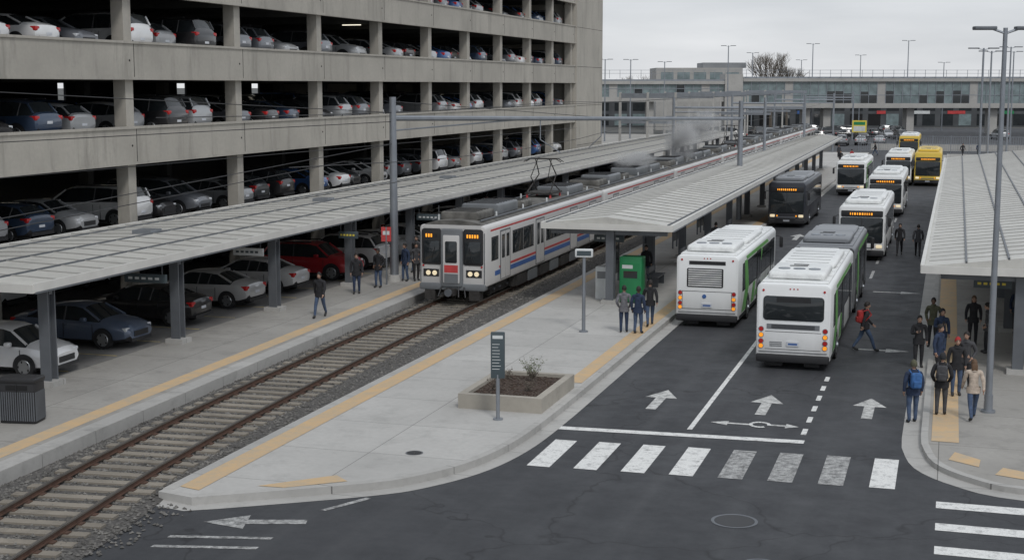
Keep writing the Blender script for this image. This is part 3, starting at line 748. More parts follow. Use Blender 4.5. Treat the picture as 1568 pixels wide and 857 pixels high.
        for sg in(1,-1):
            b.box(sg*.6,sg*1.28,f-.02,f+.05,1.35,1.66,'black')
            for q in(.78,1.06): b.cyl((sg*q,f,1.5),(sg*q,f-.05,1.5),.1,.1,14,'head_l')
            b.cyl((sg*1.28,f,1.8),(sg*1.28,f-.04,1.8),.04,.04,8,'red_l')
            b.cyl((sg*.9,f-.08,2.0),(sg*.75,f-.08,2.6),.012,.012,4,'black')
            b.box(sg*.75,sg*1.2,f-.1,f+.4,.4,.8,'under')
            b.cyl((sg*1.4,f-.02,1.1),(sg*1.4,f-.02,3.2),.02,.02,6,'traingrey')
        b.box(-.22,.22,f-.45,f+.3,.62,.9,'under'); b.cyl((0,f-.2,.76),(0,f-.6,.76),.13,.16,10,'steel')
        for x0 in (-.45,.3,.55): b.cyl((x0,f-.12,.95),(x0*1.2,f-.3,.55),.03,.03,6,'black')
        b.box(-1.25,1.25,f-.02,f+.2,3.36,3.5,'train')
    return b
b0=None
y=55.2
for i in range(7):
    bb=train_car(y,20.6,i==0,i in(0,3))
    if b0 is None: b0=bb
    else:
        o=len(b0.v); b0.v+=bb.v
        for f_,m_ in zip(bb.f,bb.m): b0.f.append([o+a for a in f_]); b0.m.append(b0.mi(bb.mats[m_]))
    b0.box(-.8,.8,y+20.5,y+21.3,1.0,3.3,'black')
    y+=21.1
b0.obj('commuter_train',(-19.55,0,0))
# ------------------------------------------------------------------ steam over the train roof
def steam(name,dens,lo,hi,x,y,z,sx,sy,sz):
    m=bpy.data.materials.new(name); m.use_nodes=True; nt=m.node_tree; nt.nodes.clear()
    o_=N(nt,'ShaderNodeOutputMaterial'); vs_=N(nt,'ShaderNodeVolumePrincipled'); vs_.inputs['Color'].default_value=(1,1,1,1); vs_.inputs['Absorption Color'].default_value=(1,1,1,1)
    tc=N(nt,'ShaderNodeTexCoord'); ln=N(nt,'ShaderNodeVectorMath',operation='LENGTH'); nt.links.new(tc.outputs['Object'],ln.inputs[0])
    nz=noise(nt,1.7,5,rough=.65)
    s1=N(nt,'ShaderNodeMapRange'); s1.inputs[1].default_value=.15; s1.inputs[2].default_value=1.0; s1.inputs[3].default_value=1; s1.inputs[4].default_value=0; nt.links.new(ln.outputs['Value'],s1.inputs[0])
    s2=N(nt,'ShaderNodeMapRange'); s2.inputs[1].default_value=lo; s2.inputs[2].default_value=hi; s2.inputs[3].default_value=0; s2.inputs[4].default_value=dens; nt.links.new(nz,s2.inputs[0])
    mu=N(nt,'ShaderNodeMath',operation='MULTIPLY'); nt.links.new(s1.outputs[0],mu.inputs[0]); nt.links.new(s2.outputs[0],mu.inputs[1]); nt.links.new(mu.outputs[0],vs_.inputs['Density']); nt.links.new(vs_.outputs[0],o_.inputs['Volume'])
    M[name]=m; b=MB(); b.sph((0,0,0),1,1,1,name,16,12); o=b.obj('steam_plume',(x,y,z)); o.scale=(sx,sy,sz)
steam('steam_a',2.2,.42,.6,-19.0,104,5.3,1.5,2.4,1.9)
steam('steam_b',1.2,.42,.62,-18.4,110,6.2,1.7,3.4,1.6)
steam('steam_c',1.6,.42,.6,-19.4,90,4.5,1.4,3.6,.7)
# ------------------------------------------------------------------ catenary
b=MB(); x,y=-24.1,60.1
b.cyl((x,y,.35),(x,y,8.7),.2,.15,12,'steelL'); b.cyl((x,y,.35),(x,y,.65),.36,.3,12,'kerb')
b.cyl((-24.1,60.1,7.75),(-13.6,96.7,7.0),.13,.11,8,'steelL')
b.cyl((-24.1,60.1,7.2),(-21,70.9,7.5),.04,.04,6,'steelL')
b.cyl((-13.6,96.7,3.5),(-13.6,96.7,8.2),.19,.15,12,'steelL'); b.cyl((-13.6,96.7,.2),(-13.6,96.7,3.5),.19,.19,12,'steelL')
for t in (.33,.5):
    p=Vector((-24.1,60.1,7.75)).lerp(Vector((-13.6,96.7,7.0)),t); b.cyl(p,(p.x,p.y,6.4),.03,.03,6,'steelL'); b.cyl((p.x,p.y,6.4),(-19.55,p.y,5.75),.025,.025,6,'steelL')
b.obj('catenary_portal')
b=MB()
for y in (125,160,200,240):
    b.cyl((-23.5,y,.3),(-23.5,y,8.2),.15,.12,8,'steelL'); b.cyl((-15.5,y,.3),(-15.5,y,8.2),.15,.12,8,'steelL'); b.cyl((-23.5,y,7.3),(-15.5,y,7.3),.1,.1,6,'steelL'); b.cyl((-23.5,y,6.9),(-15.5,y,6.9),.06,.06,6,'steelL')
b.obj('catenary_portal')
b=MB()
yy=[40+i*12 for i in range(18)]
def zz_(y,z,sag):
    u=((y-40)%48)/48; return z-sag*4*u*(1-u)
for i in range(len(yy)-1):
    for x,z,sag in ((-19.5,5.68,0),(-19.5,6.7,.5),(-24.1,8.2,.2)):
        b.cyl((x,yy[i],zz_(yy[i],z,sag)),(x,yy[i+1],zz_(yy[i+1]-.001,z,sag)),.014,.014,4,'black',False)
for a,c in (((-24.1,60.1,8.0),(-33,30,9.5)),((-24.1,60.1,7.6),(-33,36,7.2)),((-24.1,60.1,8.5),(-19.5,96,6.8)),((-32.6,30,6.0),(-32.6,126,5.4)),((-28.5,36,5.0),(-24.1,60,6.6)),((-31,38,4.2),(-25.5,58,5.9)),((-24.1,60,8),(-24.1,220,8))):
    b.cyl(a,c,.016,.016,4,'black',False)
b.obj('catenary_wires',smooth=False)
# ------------------------------------------------------------------ lamps
def lamp(x,y,z0,z1,arms=2,r=.1,aw=.75,name='street_lamp'):
    b=MB(); b.cyl((0,0,0),(0,0,z1-z0),r,r*.6,12,'steelL'); b.cyl((0,0,0),(0,0,.06),r*2,r*2,12,'steelL'); b.cyl((0,0,.06),(0,0,.5),r*1.25,r*1.2,12,'steelL')
    h=z1-z0
    for sg in ([1,-1] if arms==2 else [1]):
        b.cyl((0,0,h-.15),(sg*aw*.5,0,h-.02),.035,.035,6,'steelL'); b.rbox(min(sg*aw*.35,sg*aw*1.15),max(sg*aw*.35,sg*aw*1.15),-.14,.14,h-.06,h+.04,.03,'steel',axis='x')
    return b.obj(name,(x,y,z0),R(17))
lamp(1.29,41.2,.15,10.75)
for x,y,z in ((-36.5,243,15.9),(-26,281,17.2),(-8.5,286.6,17.8),(-52.2,238,13.6),(-53.3,224,13.4),(-49.7,255,13.5),(-40,300,16),(-20,330,16),(2.3,126,12.3),(3.5,150,12.6),(6,170,13.5),(-33,330,15),(8,215,14),(-2,310,14)):
    lamp(x,y,0 if x<0 else .1,z,r=.13,aw=1.1)
# ------------------------------------------------------------------ signs, bins, kiosks, planter
b=MB(); b.cyl((0,0,0),(0,0,1.25),.055,.055,10,'steelL'); b.cyl((0,0,0),(0,0,.04),.14,.14,10,'steelL')
b.rbox(-.19,.19,-.05,.05,1.15,2.42,.03,'signb',e=.01); b.box(-.14,.14,-.056,-.05,2.24,2.33,'signw')
for q in range(9):
    w=random.uniform(.15,.26); b.box(-.15,-.15+w,-.056,-.05,2.08-q*.085,2.095-q*.085,'signw')
b.obj('platform_sign',(-11.5,36.1,.2),R(12))
b=MB(); b.cyl((0,0,0),(0,0,2.9),.07,.06,10,'steelL'); b.cyl((0,0,0),(0,0,.05),.17,.17,10,'steelL'); b.rbox(-.33,.33,-.1,.1,2.78,3.08,.05,'signw',e=.02); b.box(-.26,.26,-.106,-.1,2.84,3.02,'signb')
b.obj('information_sign',(-12.7,50.3,.2),R(12))
b=MB(); b.rbox(-.48,.48,-.3,.3,0,1.95,.06,'green2',e=.02); b.box(-.4,.4,-.306,-.3,1.0,1.7,'green2'); b.box(-.36,.1,-.309,-.306,1.45,1.6,'signw'); b.box(-.3,.3,-.309,-.3,1.05,1.35,'glass'); b.box(-.42,.42,-.308,-.3,.1,.12,'black'); b.box(-.5,.5,-.32,.32,0,.06,'black')
b.obj('ticket_machine',(-12.55,58.0,.2),R(-4))
b=MB(); b.rbox(-.28,.28,-.25,.25,0,1.4,.04,'signw',e=.02); b.box(-.2,.2,-.256,-.25,.9,1.2,'grey_p'); b.obj('ticket_validator',(-13.95,58.6,.2))
for y in (62,70,78,86):
    b=MB(); b.box(-.02,.02,0,2.4,.4,2.2,'glass')
    for q in (0,1.2,2.4): b.box(-.04,.04,q-.03,q+.03,0,2.3,'steel')
    b.box(-.04,.04,0,2.4,2.2,2.27,'steel'); b.obj('shelter_screen',(-14.6,y,.2))
    b=MB()
    for q in range(4): b.box(-.22+q*.12,-.12+q*.12,0,1.8,.42,.46,'steel')
    for q in(.2,1.6): b.box(-.2,.22,q-.03,q+.03,0,.42,'steel'); b.box(-.24,-.2,q-.03,q+.03,.42,.85,'steel')
    b.box(-.26,-.22,0,1.8,.6,.85,'steel'); b.obj('platform_bench',(-12.6,y+.5,.2))
b=MB(); b.rbox(-.5,.5,-.3,.3,.0,1.12,.05,'black',e=.03)
for q in range(16): b.box(-.48+q*.062,-.45+q*.062,-.318,-.3,.08,.85,'steel')
for q in range(9): b.box(.5,.518,-.28+q*.065,-.25+q*.065,.08,.85,'steel')
b.rbox(-.53,.53,-.33,.33,1.08,1.22,.05,'black',e=.04); b.box(-.3,.3,-.31,-.29,.9,1.03,'dark'); b.box(-.01,.01,-.33,-.3,.05,1.05,'black')
b.obj('litter_bin',(-23.35,31.6,.35),R(10))
def hsign(x,y,z,w,k='signb',nm='hanging_sign',tx='signw'):
    b=MB(); b.rbox(-w/2,w/2,-.05,.05,0,.30,.02,k,e=.01)
    for sx in(-w*.4,w*.4): b.cyl((sx,0,.30),(sx,0,.75),.015,.015,6,'steel')
    for q in range(5): b.box(-w*.4+q*w*.16,-w*.4+q*w*.16+w*.1,-.056,-.05,.11,.19,tx)
    b.obj(nm,(x,y,z))
hsign(-25.9,42,2.6,1.6); hsign(-26.2,50,2.6,1.3,'signw',tx='signb'); hsign(-25.0,57,2.6,.9,tx='yellow_s'); hsign(-13.8,59,2.6,1.3); hsign(1.5,49,2.6,1.2,tx='yellow_s'); hsign(.6,56,2.6,.9,tx='yellow_s'); hsign(-24.6,66,2.6,1.3)
b=MB(); b.cyl((0,0,0),(0,0,2.6),.04,.04,8,'steelL'); b.box(-.22,.22,-.02,.02,1.95,2.6,'red_p'); b.box(-.15,.15,-.026,-.02,2.25,2.42,'signw'); b.obj('platform_notice',(-24.0,58.9,.35),R(15))
b=MB(); x0,x1,y0,y1=-13.0,-10.55,37.1,40.7
for (a,c,d,e) in ((x0,x1,y0,y0+.22),(x0,x1,y1-.22,y1),(x0,x0+.22,y0+.22,y1-.22),(x1-.22,x1,y0+.22,y1-.22)): b.box(a,c,d,e,.2,.62,'planter')
b.box(x0+.22,x1-.22,y0+.22,y1-.22,.2,.52,'soil'); b.obj('planter_box',smooth=False)
b=MB()
for i in range(700):
    x=random.uniform(x0+.25,x1-.25);y=random.uniform(y0+.25,y1-.25); r=random.uniform(.015,.04)
    b.sph((x,y,.525),r,r,r*.6,'soil' if random.random()<.8 else 'twig',4,3)
b.obj('soil_mulch',smooth=False)
def shrub(x,y,z,h,n,k='leaf'):
    b=MB()
    for i in range(n):
        a=random.random()*6.28; l=h*random.uniform(.6,1.1); sp=random.uniform(.1,.6)
        p=Vector((x,y,z)); d=Vector((math.cos(a)*sp,math.sin(a)*sp,1)).normalized()
        for s_ in range(3):
            q=p+d*l/3; b.cyl(p,q,.007-.002*s_,.005-.002*s_,4,'twig',False)
            for u in range(4):
                o=q+Vector((random.uniform(-.07,.07),random.uniform(-.07,.07),random.uniform(-.06,.06)))
                e=Vector((random.uniform(-1,1),random.uniform(-1,1),random.uniform(-.5,1)))*.022; g=e.orthogonal()*.6
                b.add([o-e,o+g,o+e,o-g],[(0,1,2,3)],k if s_ else 'twig')
            p=q; d=(d+Vector((random.uniform(-.35,.35),random.uniform(-.35,.35),.1))).normalized()
    b.obj('planter_shrub',smooth=False,norm=False)
shrub(-11.6,39.8,.52,.75,34); shrub(-12.3,38.2,.52,.4,14,'twig'); shrub(-11.3,38.4,.52,.35,12,'twig'); shrub(-12.4,39.9,.52,.3,10,'twig')
# ------------------------------------------------------------------ people
def person(x,y,z,rot,jac,tro,pose='stand',skin='skin',hair='hair',pack=None,hat=None,h=1.74,name='pedestrian',seed=0):
    rnd=random.Random(seed+int(x*100))
    st={'stand':.06,'walk':.34,'walk2':-.34,'pocket':.04,'phone':.05}[pose]
    V=[];E=[];Rr=[];lab=[]
    def v(p,r): V.append(p);Rr.append(r if isinstance(r,tuple) else (r,r)); return len(V)-1
    def e(a,b_,l): E.append((a,b_));lab.append(l)
    lean=.03 if 'walk' in pose else 0
    pel=v((0,0,.96),(.165,.13)); sp=v((0,lean*.4,1.12),(.155,.125)); ch=v((0,lean,1.31),(.185,.135)); up=v((0,lean,1.41),(.14,.11)); nb=v((0,lean+.01,1.49),.066); nk=v((0,lean+.025,1.55),.055)
    e(pel,sp,0);e(sp,ch,0);e(ch,up,0);e(up,nb,0);e(nb,nk,2)
    hands=[]
    for sg in(1,-1):
        s_=st*sg
        hip=v((sg*.095,0,.86),.105); kn=v((sg*.105,s_*.55+(.05 if s_*.5<0 else .03),.49),.07); an=v((sg*.105,s_-(.04 if s_<-.1 else 0),.10+(.05 if s_<-.1 else 0)),.05); he=v((sg*.108,s_+.05,.055+(.02 if s_<-.1 else 0)),.052); to=v((sg*.118,s_+.17,.042),.042)
        e(pel,hip,1);e(hip,kn,1);e(kn,an,1);e(an,he,4);e(he,to,4)
        sh=v((sg*.19,lean,1.425),.078)
        if 'walk' in pose: el=(sg*.25,lean-s_*.35-.02,1.15); wr=(sg*.25,lean-s_*.75+.06,.92)
        elif pose=='pocket': el=(sg*.27,-.09,1.16); wr=(sg*.2,.06,.98)
        elif pose=='phone' and sg==1: el=(sg*.24,.02,1.15); wr=(sg*.1,.24,1.24)
        else: el=(sg*.25,-.03,1.15); wr=(sg*.25,.03,.90)
        el_=v(el,.06); wr_=v(wr,.045)
        e(up,sh,0);e(sh,el_,0);e(el_,wr_,0)
        d=(Vector(wr)-Vector(el)).normalized(); pm=Vector(wr)+d*.07; p_=v(tuple(pm),(.04,.03)); e(wr_,p_,2); hands.append((pm,d,sg))
    bm=bmesh.new(); lay=bm.verts.layers.skin.verify(); bv=[]
    for p,r in zip(V,Rr):
        q=bm.verts.new(p); q[lay].radius=r; q[lay].use_root=False; bv.append(q)
    bv[0][lay].use_root=True
    for a,c in E: bm.edges.new((bv[a],bv[c]))
    me=bpy.data.meshes.new('sk'); bm.to_mesh(me); bm.free()
    ob=bpy.data.objects.new('sk',me); scene.collection.objects.link(ob)
    md=ob.modifiers.new('Skin','SKIN'); md.use_smooth_shade=True; md.branch_smoothing=.6
    s2=ob.modifiers.new('Sub','SUBSURF'); s2.levels=2; s2.render_levels=2
    dg=bpy.context.evaluated_depsgraph_get(); m2=bpy.data.meshes.new_from_object(ob.evaluated_get(dg))
    b=MB(); names=[jac,tro,skin,hair,'shoe']
    segs=[(Vector(V[a]),Vector(V[c]),l) for (a,c),l in zip(E,lab)]
    vs=[q.co.copy() for q in m2.vertices]
    groups={k:[] for k in range(5)}
    for p in m2.polygons:
        c=p.center; best=9;bl=0
        for a,d,l in segs:
            ab=d-a; t=max(0,min(1,(c-a).dot(ab)/ab.length_squared)); dd=(c-(a+ab*t)).length
            if l==1 and c.z>.84: dd+=.2
            if dd<best: best=dd;bl=l
        if c.z>.84 and bl==1: bl=0
        groups[bl].append(list(p.vertices))
    b.v+=[tuple(c) for c in vs]
    for l,fs in groups.items():
        i=b.mi(names[l])
        for f_ in fs: b.f.append(f_); b.m.append(i)
    bpy.data.objects.remove(ob); bpy.data.meshes.remove(me); bpy.data.meshes.remove(m2)
    b.loft([[(.2*math.cos(R(a)),.155*math.sin(R(a))+lean*.2,zq) for a in range(0,360,24)] for zq in (.80,.83,.98)],jac,caps=False)
    b.loft([[(rr*math.cos(R(a)),rr*.9*math.sin(R(a))+lean,zq) for a in range(0,360,30)] for zq,rr in ((1.44,.12),(1.50,.09),(1.535,.082))],jac,caps=False)
    for pm,d,sg in hands:
        side=Vector((0,1,0)) if abs(d.z)>.6 else Vector((0,0,1)); curl=Vector((-sg,0,0))*.25
        for q,l in enumerate((.07,.08,.075,.06)):
            p=pm+side*(-.03+q*.02)*-1; p2=p+(d+curl*.4)*l*.55; p3=p2+(d+curl*1.6)*l*.45
            b.cyl(p,p2,.0095,.009,5,skin); b.cyl(p2,p3,.009,.007,5,skin)
        p=pm-d*.03+side*.03; b.cyl(p,p+side*.03+d*.03,.011,.01,5,skin); b.cyl(p+side*.03+d*.03,p+side*.035+d*.06,.01,.008,5,skin)
        if pose=='phone' and sg==1: b.box(pm.x-.05,pm.x+.02,pm.y+.03,pm.y+.045,pm.z-.02,pm.z+.12,'black')
    hc=(0,lean+.035,1.645)
    n,mm=14,10; vv=[];ff=[]
    for j in range(mm+1):
        ph=math.pi*j/mm
        for i in range(n):
            t=2*math.pi*i/n; sx=math.sin(ph)*math.cos(t);sy=math.sin(ph)*math.sin(t);sz=math.cos(ph)
            jaw=1-.28*max(0,-sz); vv.append((hc[0]+.078*sx*jaw,hc[1]+.098*sy*(1-.12*max(0,-sz))+(.012 if sz<0 and sy>0 else 0),hc[2]+.122*sz))
    for j in range(mm):
        for i in range(n): ff.append((j*n+i,j*n+(i+1)%n,(j+1)*n+(i+1)%n,(j+1)*n+i))
    b.add(vv,ff,skin)
    b.add([(-.012,hc[1]+.092,1.655),(.012,hc[1]+.092,1.655),(.018,hc[1]+.09,1.615),(-.018,hc[1]+.09,1.615),(0,hc[1]+.122,1.62)],[(0,1,4),(1,2,4),(2,3,4),(3,0,4)],skin)
    for sg in(1,-1):
        b.sph((sg*.03,hc[1]+.088,1.652),.012,.008,.007,'black',6,4); b.box(sg*.03-.016,sg*.03+.016,hc[1]+.086,hc[1]+.096,1.668,1.674,hair); b.sph((sg*.079,hc[1]-.005,1.64),.012,.02,.03,skin,6,5)
    b.box(-.024,.024,hc[1]+.085,hc[1]+.1,1.585,1.592,'lip')
    k=hat or hair
    vv=[];ff=[]
    for j in range(8):
        ph=math.pi*.62*j/7
        for i in range(n):
            t=2*math.pi*i/n; sy=math.sin(t)
            p2=ph*(1-.42*max(0,sy)); r=1.12+ (.06 if hat else .02*rnd.random())
            vv.append((hc[0]+.08*r*math.sin(p2)*math.cos(t),hc[1]-.004+.1*r*math.sin(p2)*sy,hc[2]+.012+.122*r*math.cos(p2)*.98))
    for j in range(7):
        for i in range(n): ff.append((j*n+i,j*n+(i+1)%n,(j+1)*n+(i+1)%n,(j+1)*n+i))
    b.add(vv,ff,k)
    if hair=='hairb': b.rbox(-.085,.085,hc[1]-.125,hc[1]-.02,1.44,1.66,.05,hair,e=.02)
    if pack:
        b.rbox(-.15,.15,lean-.31,lean-.12,1.02,1.46,.07,pack,e=.05); b.rbox(-.11,.11,lean-.36,lean-.28,1.05,1.25,.04,pack,e=.03)
        for sg in(1,-1):
            b.cyl((sg*.12,lean-.15,1.44),(sg*.12,lean+.03,1.50),.022,.022,6,pack); b.cyl((sg*.12,lean+.03,1.50),(sg*.13,lean+.15,1.32),.022,.022,6,pack); b.cyl((sg*.13,lean+.15,1.32),(sg*.16,lean-.1,1.08),.02,.02,6,pack)
    ob=b.obj(name,(x,y,z),R(rot),ang=70,norm=False); s_=h/1.765; ob.scale=(s_,s_,s_)
    return ob
M['c_black']=cloth('cloth_black',(.022,.022,.025)); M['c_navy']=cloth('cloth_navy',(.025,.04,.08)); M['c_jean']=cloth('cloth_denim',(.06,.09,.155)); M['c_grey']=cloth('cloth_grey',(.15,.15,.165))
M['c_char']=cloth('cloth_charcoal',(.06,.06,.065)); M['c_beige']=cloth('cloth_beige',(.48,.40,.33)); M['c_red']=cloth('cloth_red',(.35,.03,.03)); M['c_blue']=cloth('cloth_blue',(.04,.12,.3)); M['c_olive']=cloth('cloth_olive',(.08,.08,.05)); M['c_white']=cloth('cloth_white',(.55,.55,.55))
PP=[(-23.03,49.7,.355,185,'c_black','c_jean','walk',{}),
(-24.17,55.9,.355,200,'c_black','c_navy','stand',{}),(-23.98,57.9,.355,170,'c_black','c_jean','pocket',{'skin':'skin2'}),(-23.6,60.2,.355,150,'c_navy','c_jean','stand',{}),(-23.2,60.5,.355,220,'c_char','c_black','pocket',{}),(-24.3,63.5,.355,180,'c_char','c_jean','walk',{}),
(-11.25,50.6,.2,10,'c_grey','c_navy','pocket',{}),(-10.7,50.5,.2,-8,'c_navy','c_jean','stand',{'skin':'skin2'}),(-10.62,52.3,.2,15,'c_black','c_jean','walk',{}),
(-2.62,50.5,.0,-70,'c_black','c_jean','walk',{'pack':'c_red'}),(-2.47,80.4,0,180,'c_black','c_black','walk',{}),(-1.5,80,0,0,'c_char','c_black','walk2',{}),
(-.72,39.9,0,20,'c_navy','c_jean','stand',{'pack':'c_blue','hat':'c_olive'}),(-.75,48.0,0,190,'c_black','c_black','phone',{}),(-.35,51.2,.15,170,'c_olive','c_black','pocket',{'skin':'skin2'}),(-.05,48.7,.15,200,'c_navy','c_jean','phone',{'hat':'c_black'}),
(.02,40.4,.15,0,'c_black','c_char','pocket',{'pack':'c_char','hat':'c_black'}),(.42,43.2,.15,190,'c_black','c_jean','stand',{'hat':'c_red'}),(.7,44.3,.15,160,'c_char','c_black','pocket',{}),(.86,40.1,.15,10,'c_beige','c_jean','walk',{'hair':'hairb','h':1.66}),
(1.0,52.1,.15,180,'c_black','c_black','stand',{'hair':'hairb'}),(1.45,50.5,.15,90,'c_char','c_black','pocket',{}),(-.1,45.4,.15,240,'c_navy','c_black','stand',{}),
(-13.2,64,.2,180,'c_black','c_jean','stand',{}),(-11.9,76,.2,0,'c_char','c_black','stand',{}),(2.6,55,.15,180,'c_navy','c_black','stand',{}),
(-12.2,170,0,180,'c_black','c_black','walk',{}),(-11.2,174,0,30,'c_red','c_black','walk2',{}),(-9.6,196,0,90,'c_black','c_jean','walk',{}),(-13.6,186,0,150,'c_char','c_black','stand',{}),(1.5,196,.0,200,'c_black','c_black','walk',{}),(3.5,198,.0,20,'c_navy','c_black','stand',{})]
for i,(x,y,z,r,j,t,p,kw) in enumerate(PP): person(x,y,z,r,j,t,p,seed=i,**kw)
# ------------------------------------------------------------------ background
BR=R(17.09)
b=MB()
def seg(x0,x1,zb=5.0,zt=11.1):
    b.box(x0,x1,-3,3,zb,zb+.9,'fascia'); b.box(x0,x1,-3.4,3.4,zt-1.1,zt-.5,'fascia'); b.box(x0,x1,-3.1,3.1,zt-.5,zt-.2,'steelL')
    b.box(x0,x1,-2.9,2.9,zb+.9,zt-1.1,'glassb')
    x=x0; i=0
    while x<x1:
        b.box(x-.05,x+.05,-3.0,-2.88,zb+.9,zt-1.1,'steelL')
        if i%11==5: b.box(x,x+1.6,-2.95,-2.89,zb+.9,zt-1.1,'fascia')
        elif random.random()<.3: b.box(x,x+1.6,-2.93,-2.89,zb+.9,zb+2.4+random.random(),'glass')
        x+=1.6; i+=1
    b.box(x0,x1,-2.98,-2.88,zb+2.4,zb+2.5,'steelL')
seg(3.5,64); seg(-30,0,zb=6.2,zt=10.6)
b.box(.0,3.4,-3.6,3.6,0,11.4,'fascia')
for x in (-28,-14,16,20,36,52,64,80): b.box(x-.7,x+.7,-1.5,1.5,0,5.0 if x>0 else 6.2,'fascia')
b.box(64,90,-4,4,5,11.6,'fascia')
for i in range(6): b.box(66+i*4,69.2+i*4,-4.02,-3.9,7,9.6,'glassb')
x=-30
while x<88: b.box(x,x+.07,-3.4,-3.33,10.6,12.2,'steelL'); x+=2
for z in(11.5,12.1): b.box(-30,88,-3.4,-3.34,z,z+.06,'steelL')
b.obj('pedestrian_bridge',(-42.5,276,0),BR,smooth=False)
b=MB(); b.box(-18,0,0,14,0,12.9,'fascia'); b.box(-8,1,2,12,12.9,14.0,'bldg')
for i in range(5): b.box(-17+i*3.4,-14.4+i*3.4,-.03,0,9.8,12.0,'glassb')
b.obj('station_building',(-42,300,0),BR,smooth=False)
b=MB()
b.box(-60,110,0,20,0,6.5,'bldgd')
for i in range(40):
    b.box(-58+i*4.1,-55.2+i*4.1,-.05,0,.3,2.9,random.choice(['glass','glass','glassb','dark'])); b.box(-58+i*4.1,-55.2+i*4.1,-.05,0,3.6,5.4,'glass')
for x,k,w in ((30,'red_p',2),(38,'signw',4),(12,'blue_p',2),(46,'red_p',4),(58,'green2',3),(-10,'signw',2.5)): b.box(x,x+w,-.12,-.05,2.9,3.6,k)
b.obj('retail_building',(-45,325,0),BR,smooth=False)
b=MB()
for x0,w,h,d in ((-160,60,9,420),(-80,40,11,460),(-20,50,8,430),(50,70,10,450),(140,80,8,430)):
    b.box(x0,x0+w,d,d+30,0,h,'bldg')
b.obj('distant_buildings',smooth=False)
for i in range(26):
    x=-42+i*1.35; y=250+(i*7%5)*7+x*.2
    car(random.choice(['suv','sedan','van','suv']),x,y+8,0,random.choice([-90,90,0])+17,random.choice(COLS[2:]+[(.02,.02,.022)]*6))
for i in range(7): car(random.choice(['suv','sedan']),-27+i*2.7,228+(i*5%4)*3,0,random.choice([-90,90]),random.choice(COLS))
for x in (8,15,24): car('van',x,262,0,107,random.choice(COLS))
def tree(x,y,h,seed):
    rnd=random.Random(seed); b=MB()
    def br(p,d,l,r,dep):
        q=p+d*l; b.cyl(p,q,r,r*.7,5 if dep<3 else 3,'twig',False)
        if dep>=6: return
        for i in range(2 if dep else 4):
            nd=(d+Vector((rnd.uniform(-.75,.75),rnd.uniform(-.75,.75),rnd.uniform(-.1,.5)))).normalized(); br(q,nd,l*rnd.uniform(.66,.85),r*.6,dep+1)
        if dep<5: br(q,(d+Vector((rnd.uniform(-.2,.2),rnd.uniform(-.2,.2),.1))).normalized(),l*.75,r*.64,dep+1)
    br(Vector((0,0,0)),Vector((0,0,1)),h*.24,h*.019,0)
    b.obj('bare_tree',(x,y,0),smooth=False,norm=False)
tree(-37.5,312,19,3); tree(-34.5,316,16,11); tree(-72,330,13,8)
b=MB()
x=-12
while x<40: b.cyl((x,0,0),(x,0,2.4),.05,.05,6,'steelL'); x+=2.4
for i in range(3): b.cyl((-12,0,.3+i*1.0),(40,0,.3+i*1.0),.03,.03,5,'steelL')
x=-12
while x<40: b.box(x,x+.035,-.01,.01,.2,2.3,'steelL'); x+=.3
b.obj('metal_fence',(0,205,0),smooth=False)
b=MB()
for i in range(13): b.prism([(-11+i*4,-.25),(-7.05+i*4,-.25),(-7.05+i*4,.25),(-11+i*4,.25)],0,.4,'kerb'); b.box(-11+i*4,-7.05+i*4,-.1,.1,.4,.95,'kerb')
b.obj('concrete_barrier',(0,212,0),smooth=False)
b=MB(); b.cyl((0,0,0),(0,0,3.4),.06,.06,6,'steelL'); b.box(-1.0,1.0,-.05,.05,2.6,4.3,'yellow_s'); b.box(-.8,.8,-.06,-.05,2.75,3.5,'signw'); b.box(-.8,.8,-.06,-.05,3.65,4.1,'green2'); b.obj('bus_stop_sign',(-12.6,210,0))
b=MB()
for y in (150,175,200,225,250):
    for x in (-34,-31,-28): b.box(x-.12,x+.12,y-.12,y+.12,0,8.5,'fascia')
    b.box(-34,-24,y-.1,y+.1,7.9,8.4,'steelL'); b.box(-34,-24,y-.1,y+.1,5.2,5.5,'steelL')
for x in (-34,-28): b.box(x-.1,x+.1,150,250,8.0,8.3,'steelL')
b.obj('station_gantry',smooth=False)
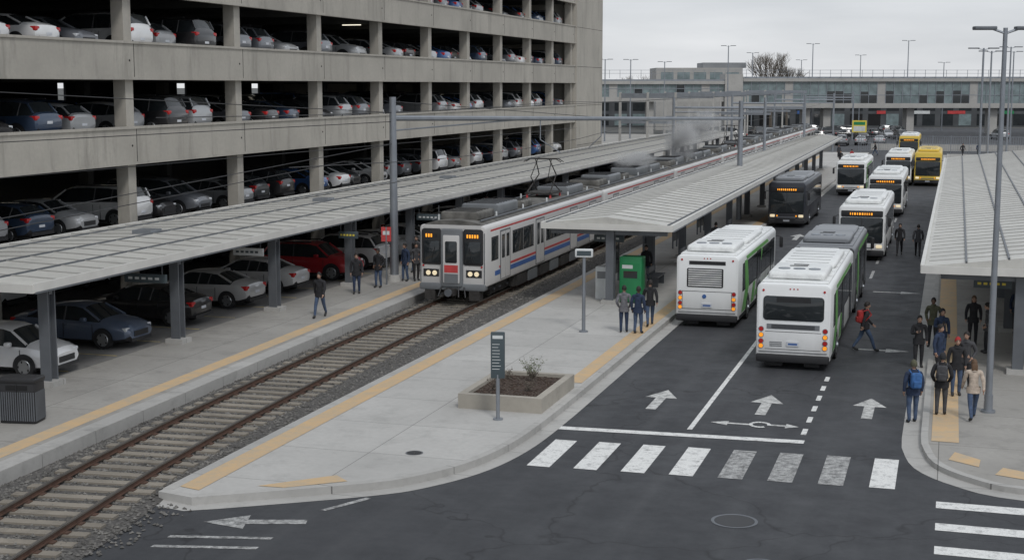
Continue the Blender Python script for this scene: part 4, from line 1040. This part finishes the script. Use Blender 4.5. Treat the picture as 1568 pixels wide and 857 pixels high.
# ------------------------------------------------------------------ world and light
w=bpy.data.worlds.new('World'); scene.world=w; w.use_nodes=True; nt=w.node_tree; nt.nodes.clear()
out=N(nt,'ShaderNodeOutputWorld'); sky=N(nt,'ShaderNodeTexSky'); sky.sky_type='NISHITA'; sky.sun_disc=False; sky.sun_elevation=R(48); sky.sun_rotation=R(145)
b1=N(nt,'ShaderNodeBackground'); b1.inputs[1].default_value=.06; nt.links.new(sky.outputs[0],b1.inputs[0])
tc=N(nt,'ShaderNodeTexCoord'); sx=N(nt,'ShaderNodeSeparateXYZ'); nt.links.new(tc.outputs['Generated'],sx.inputs[0])
mp=N(nt,'ShaderNodeMapping'); mp.inputs['Scale'].default_value=(1,1,6); nt.links.new(tc.outputs['Generated'],mp.inputs[0])
nz=N(nt,'ShaderNodeTexNoise'); nz.inputs['Scale'].default_value=4.0; nz.inputs['Detail'].default_value=6; nt.links.new(mp.outputs[0],nz.inputs['Vector'])
g=ramp(nt,sx.outputs[2],[(.0,(.82,.83,.85)),(.09,(.64,.67,.71)),(1,(.78,.82,.87))])
c=mixc(nt,1.0,g,ramp(nt,nz.outputs['Fac'],[(.32,(.82,.835,.855)),(.68,(1.1,1.1,1.1))]),'MULTIPLY')
b2=N(nt,'ShaderNodeBackground'); nt.links.new(c,b2.inputs[0]); b2.inputs[1].default_value=1.0
mx=N(nt,'ShaderNodeMixShader'); mx.inputs[0].default_value=.9; nt.links.new(b1.outputs[0],mx.inputs[1]); nt.links.new(b2.outputs[0],mx.inputs[2]); nt.links.new(mx.outputs[0],out.inputs[0])
l=bpy.data.lights.new('sun','SUN'); l.energy=1.2; l.angle=R(12); l.color=(1,.98,.95); o=bpy.data.objects.new('sun',l); scene.collection.objects.link(o); o.rotation_euler=(R(42),0,R(35))
# ------------------------------------------------------------------ camera
cam=bpy.data.cameras.new('camera'); co=bpy.data.objects.new('camera',cam); scene.collection.objects.link(co)
cam.sensor_width=36; cam.lens=50; cam.clip_end=8000; cam.clip_start=.5
co.location=(0,0,9.2); co.rotation_euler=(R(90-7.765),0,R(17.09)); scene.camera=co
scene.view_settings.view_transform='Standard'; scene.view_settings.look='None'; scene.view_settings.exposure=0
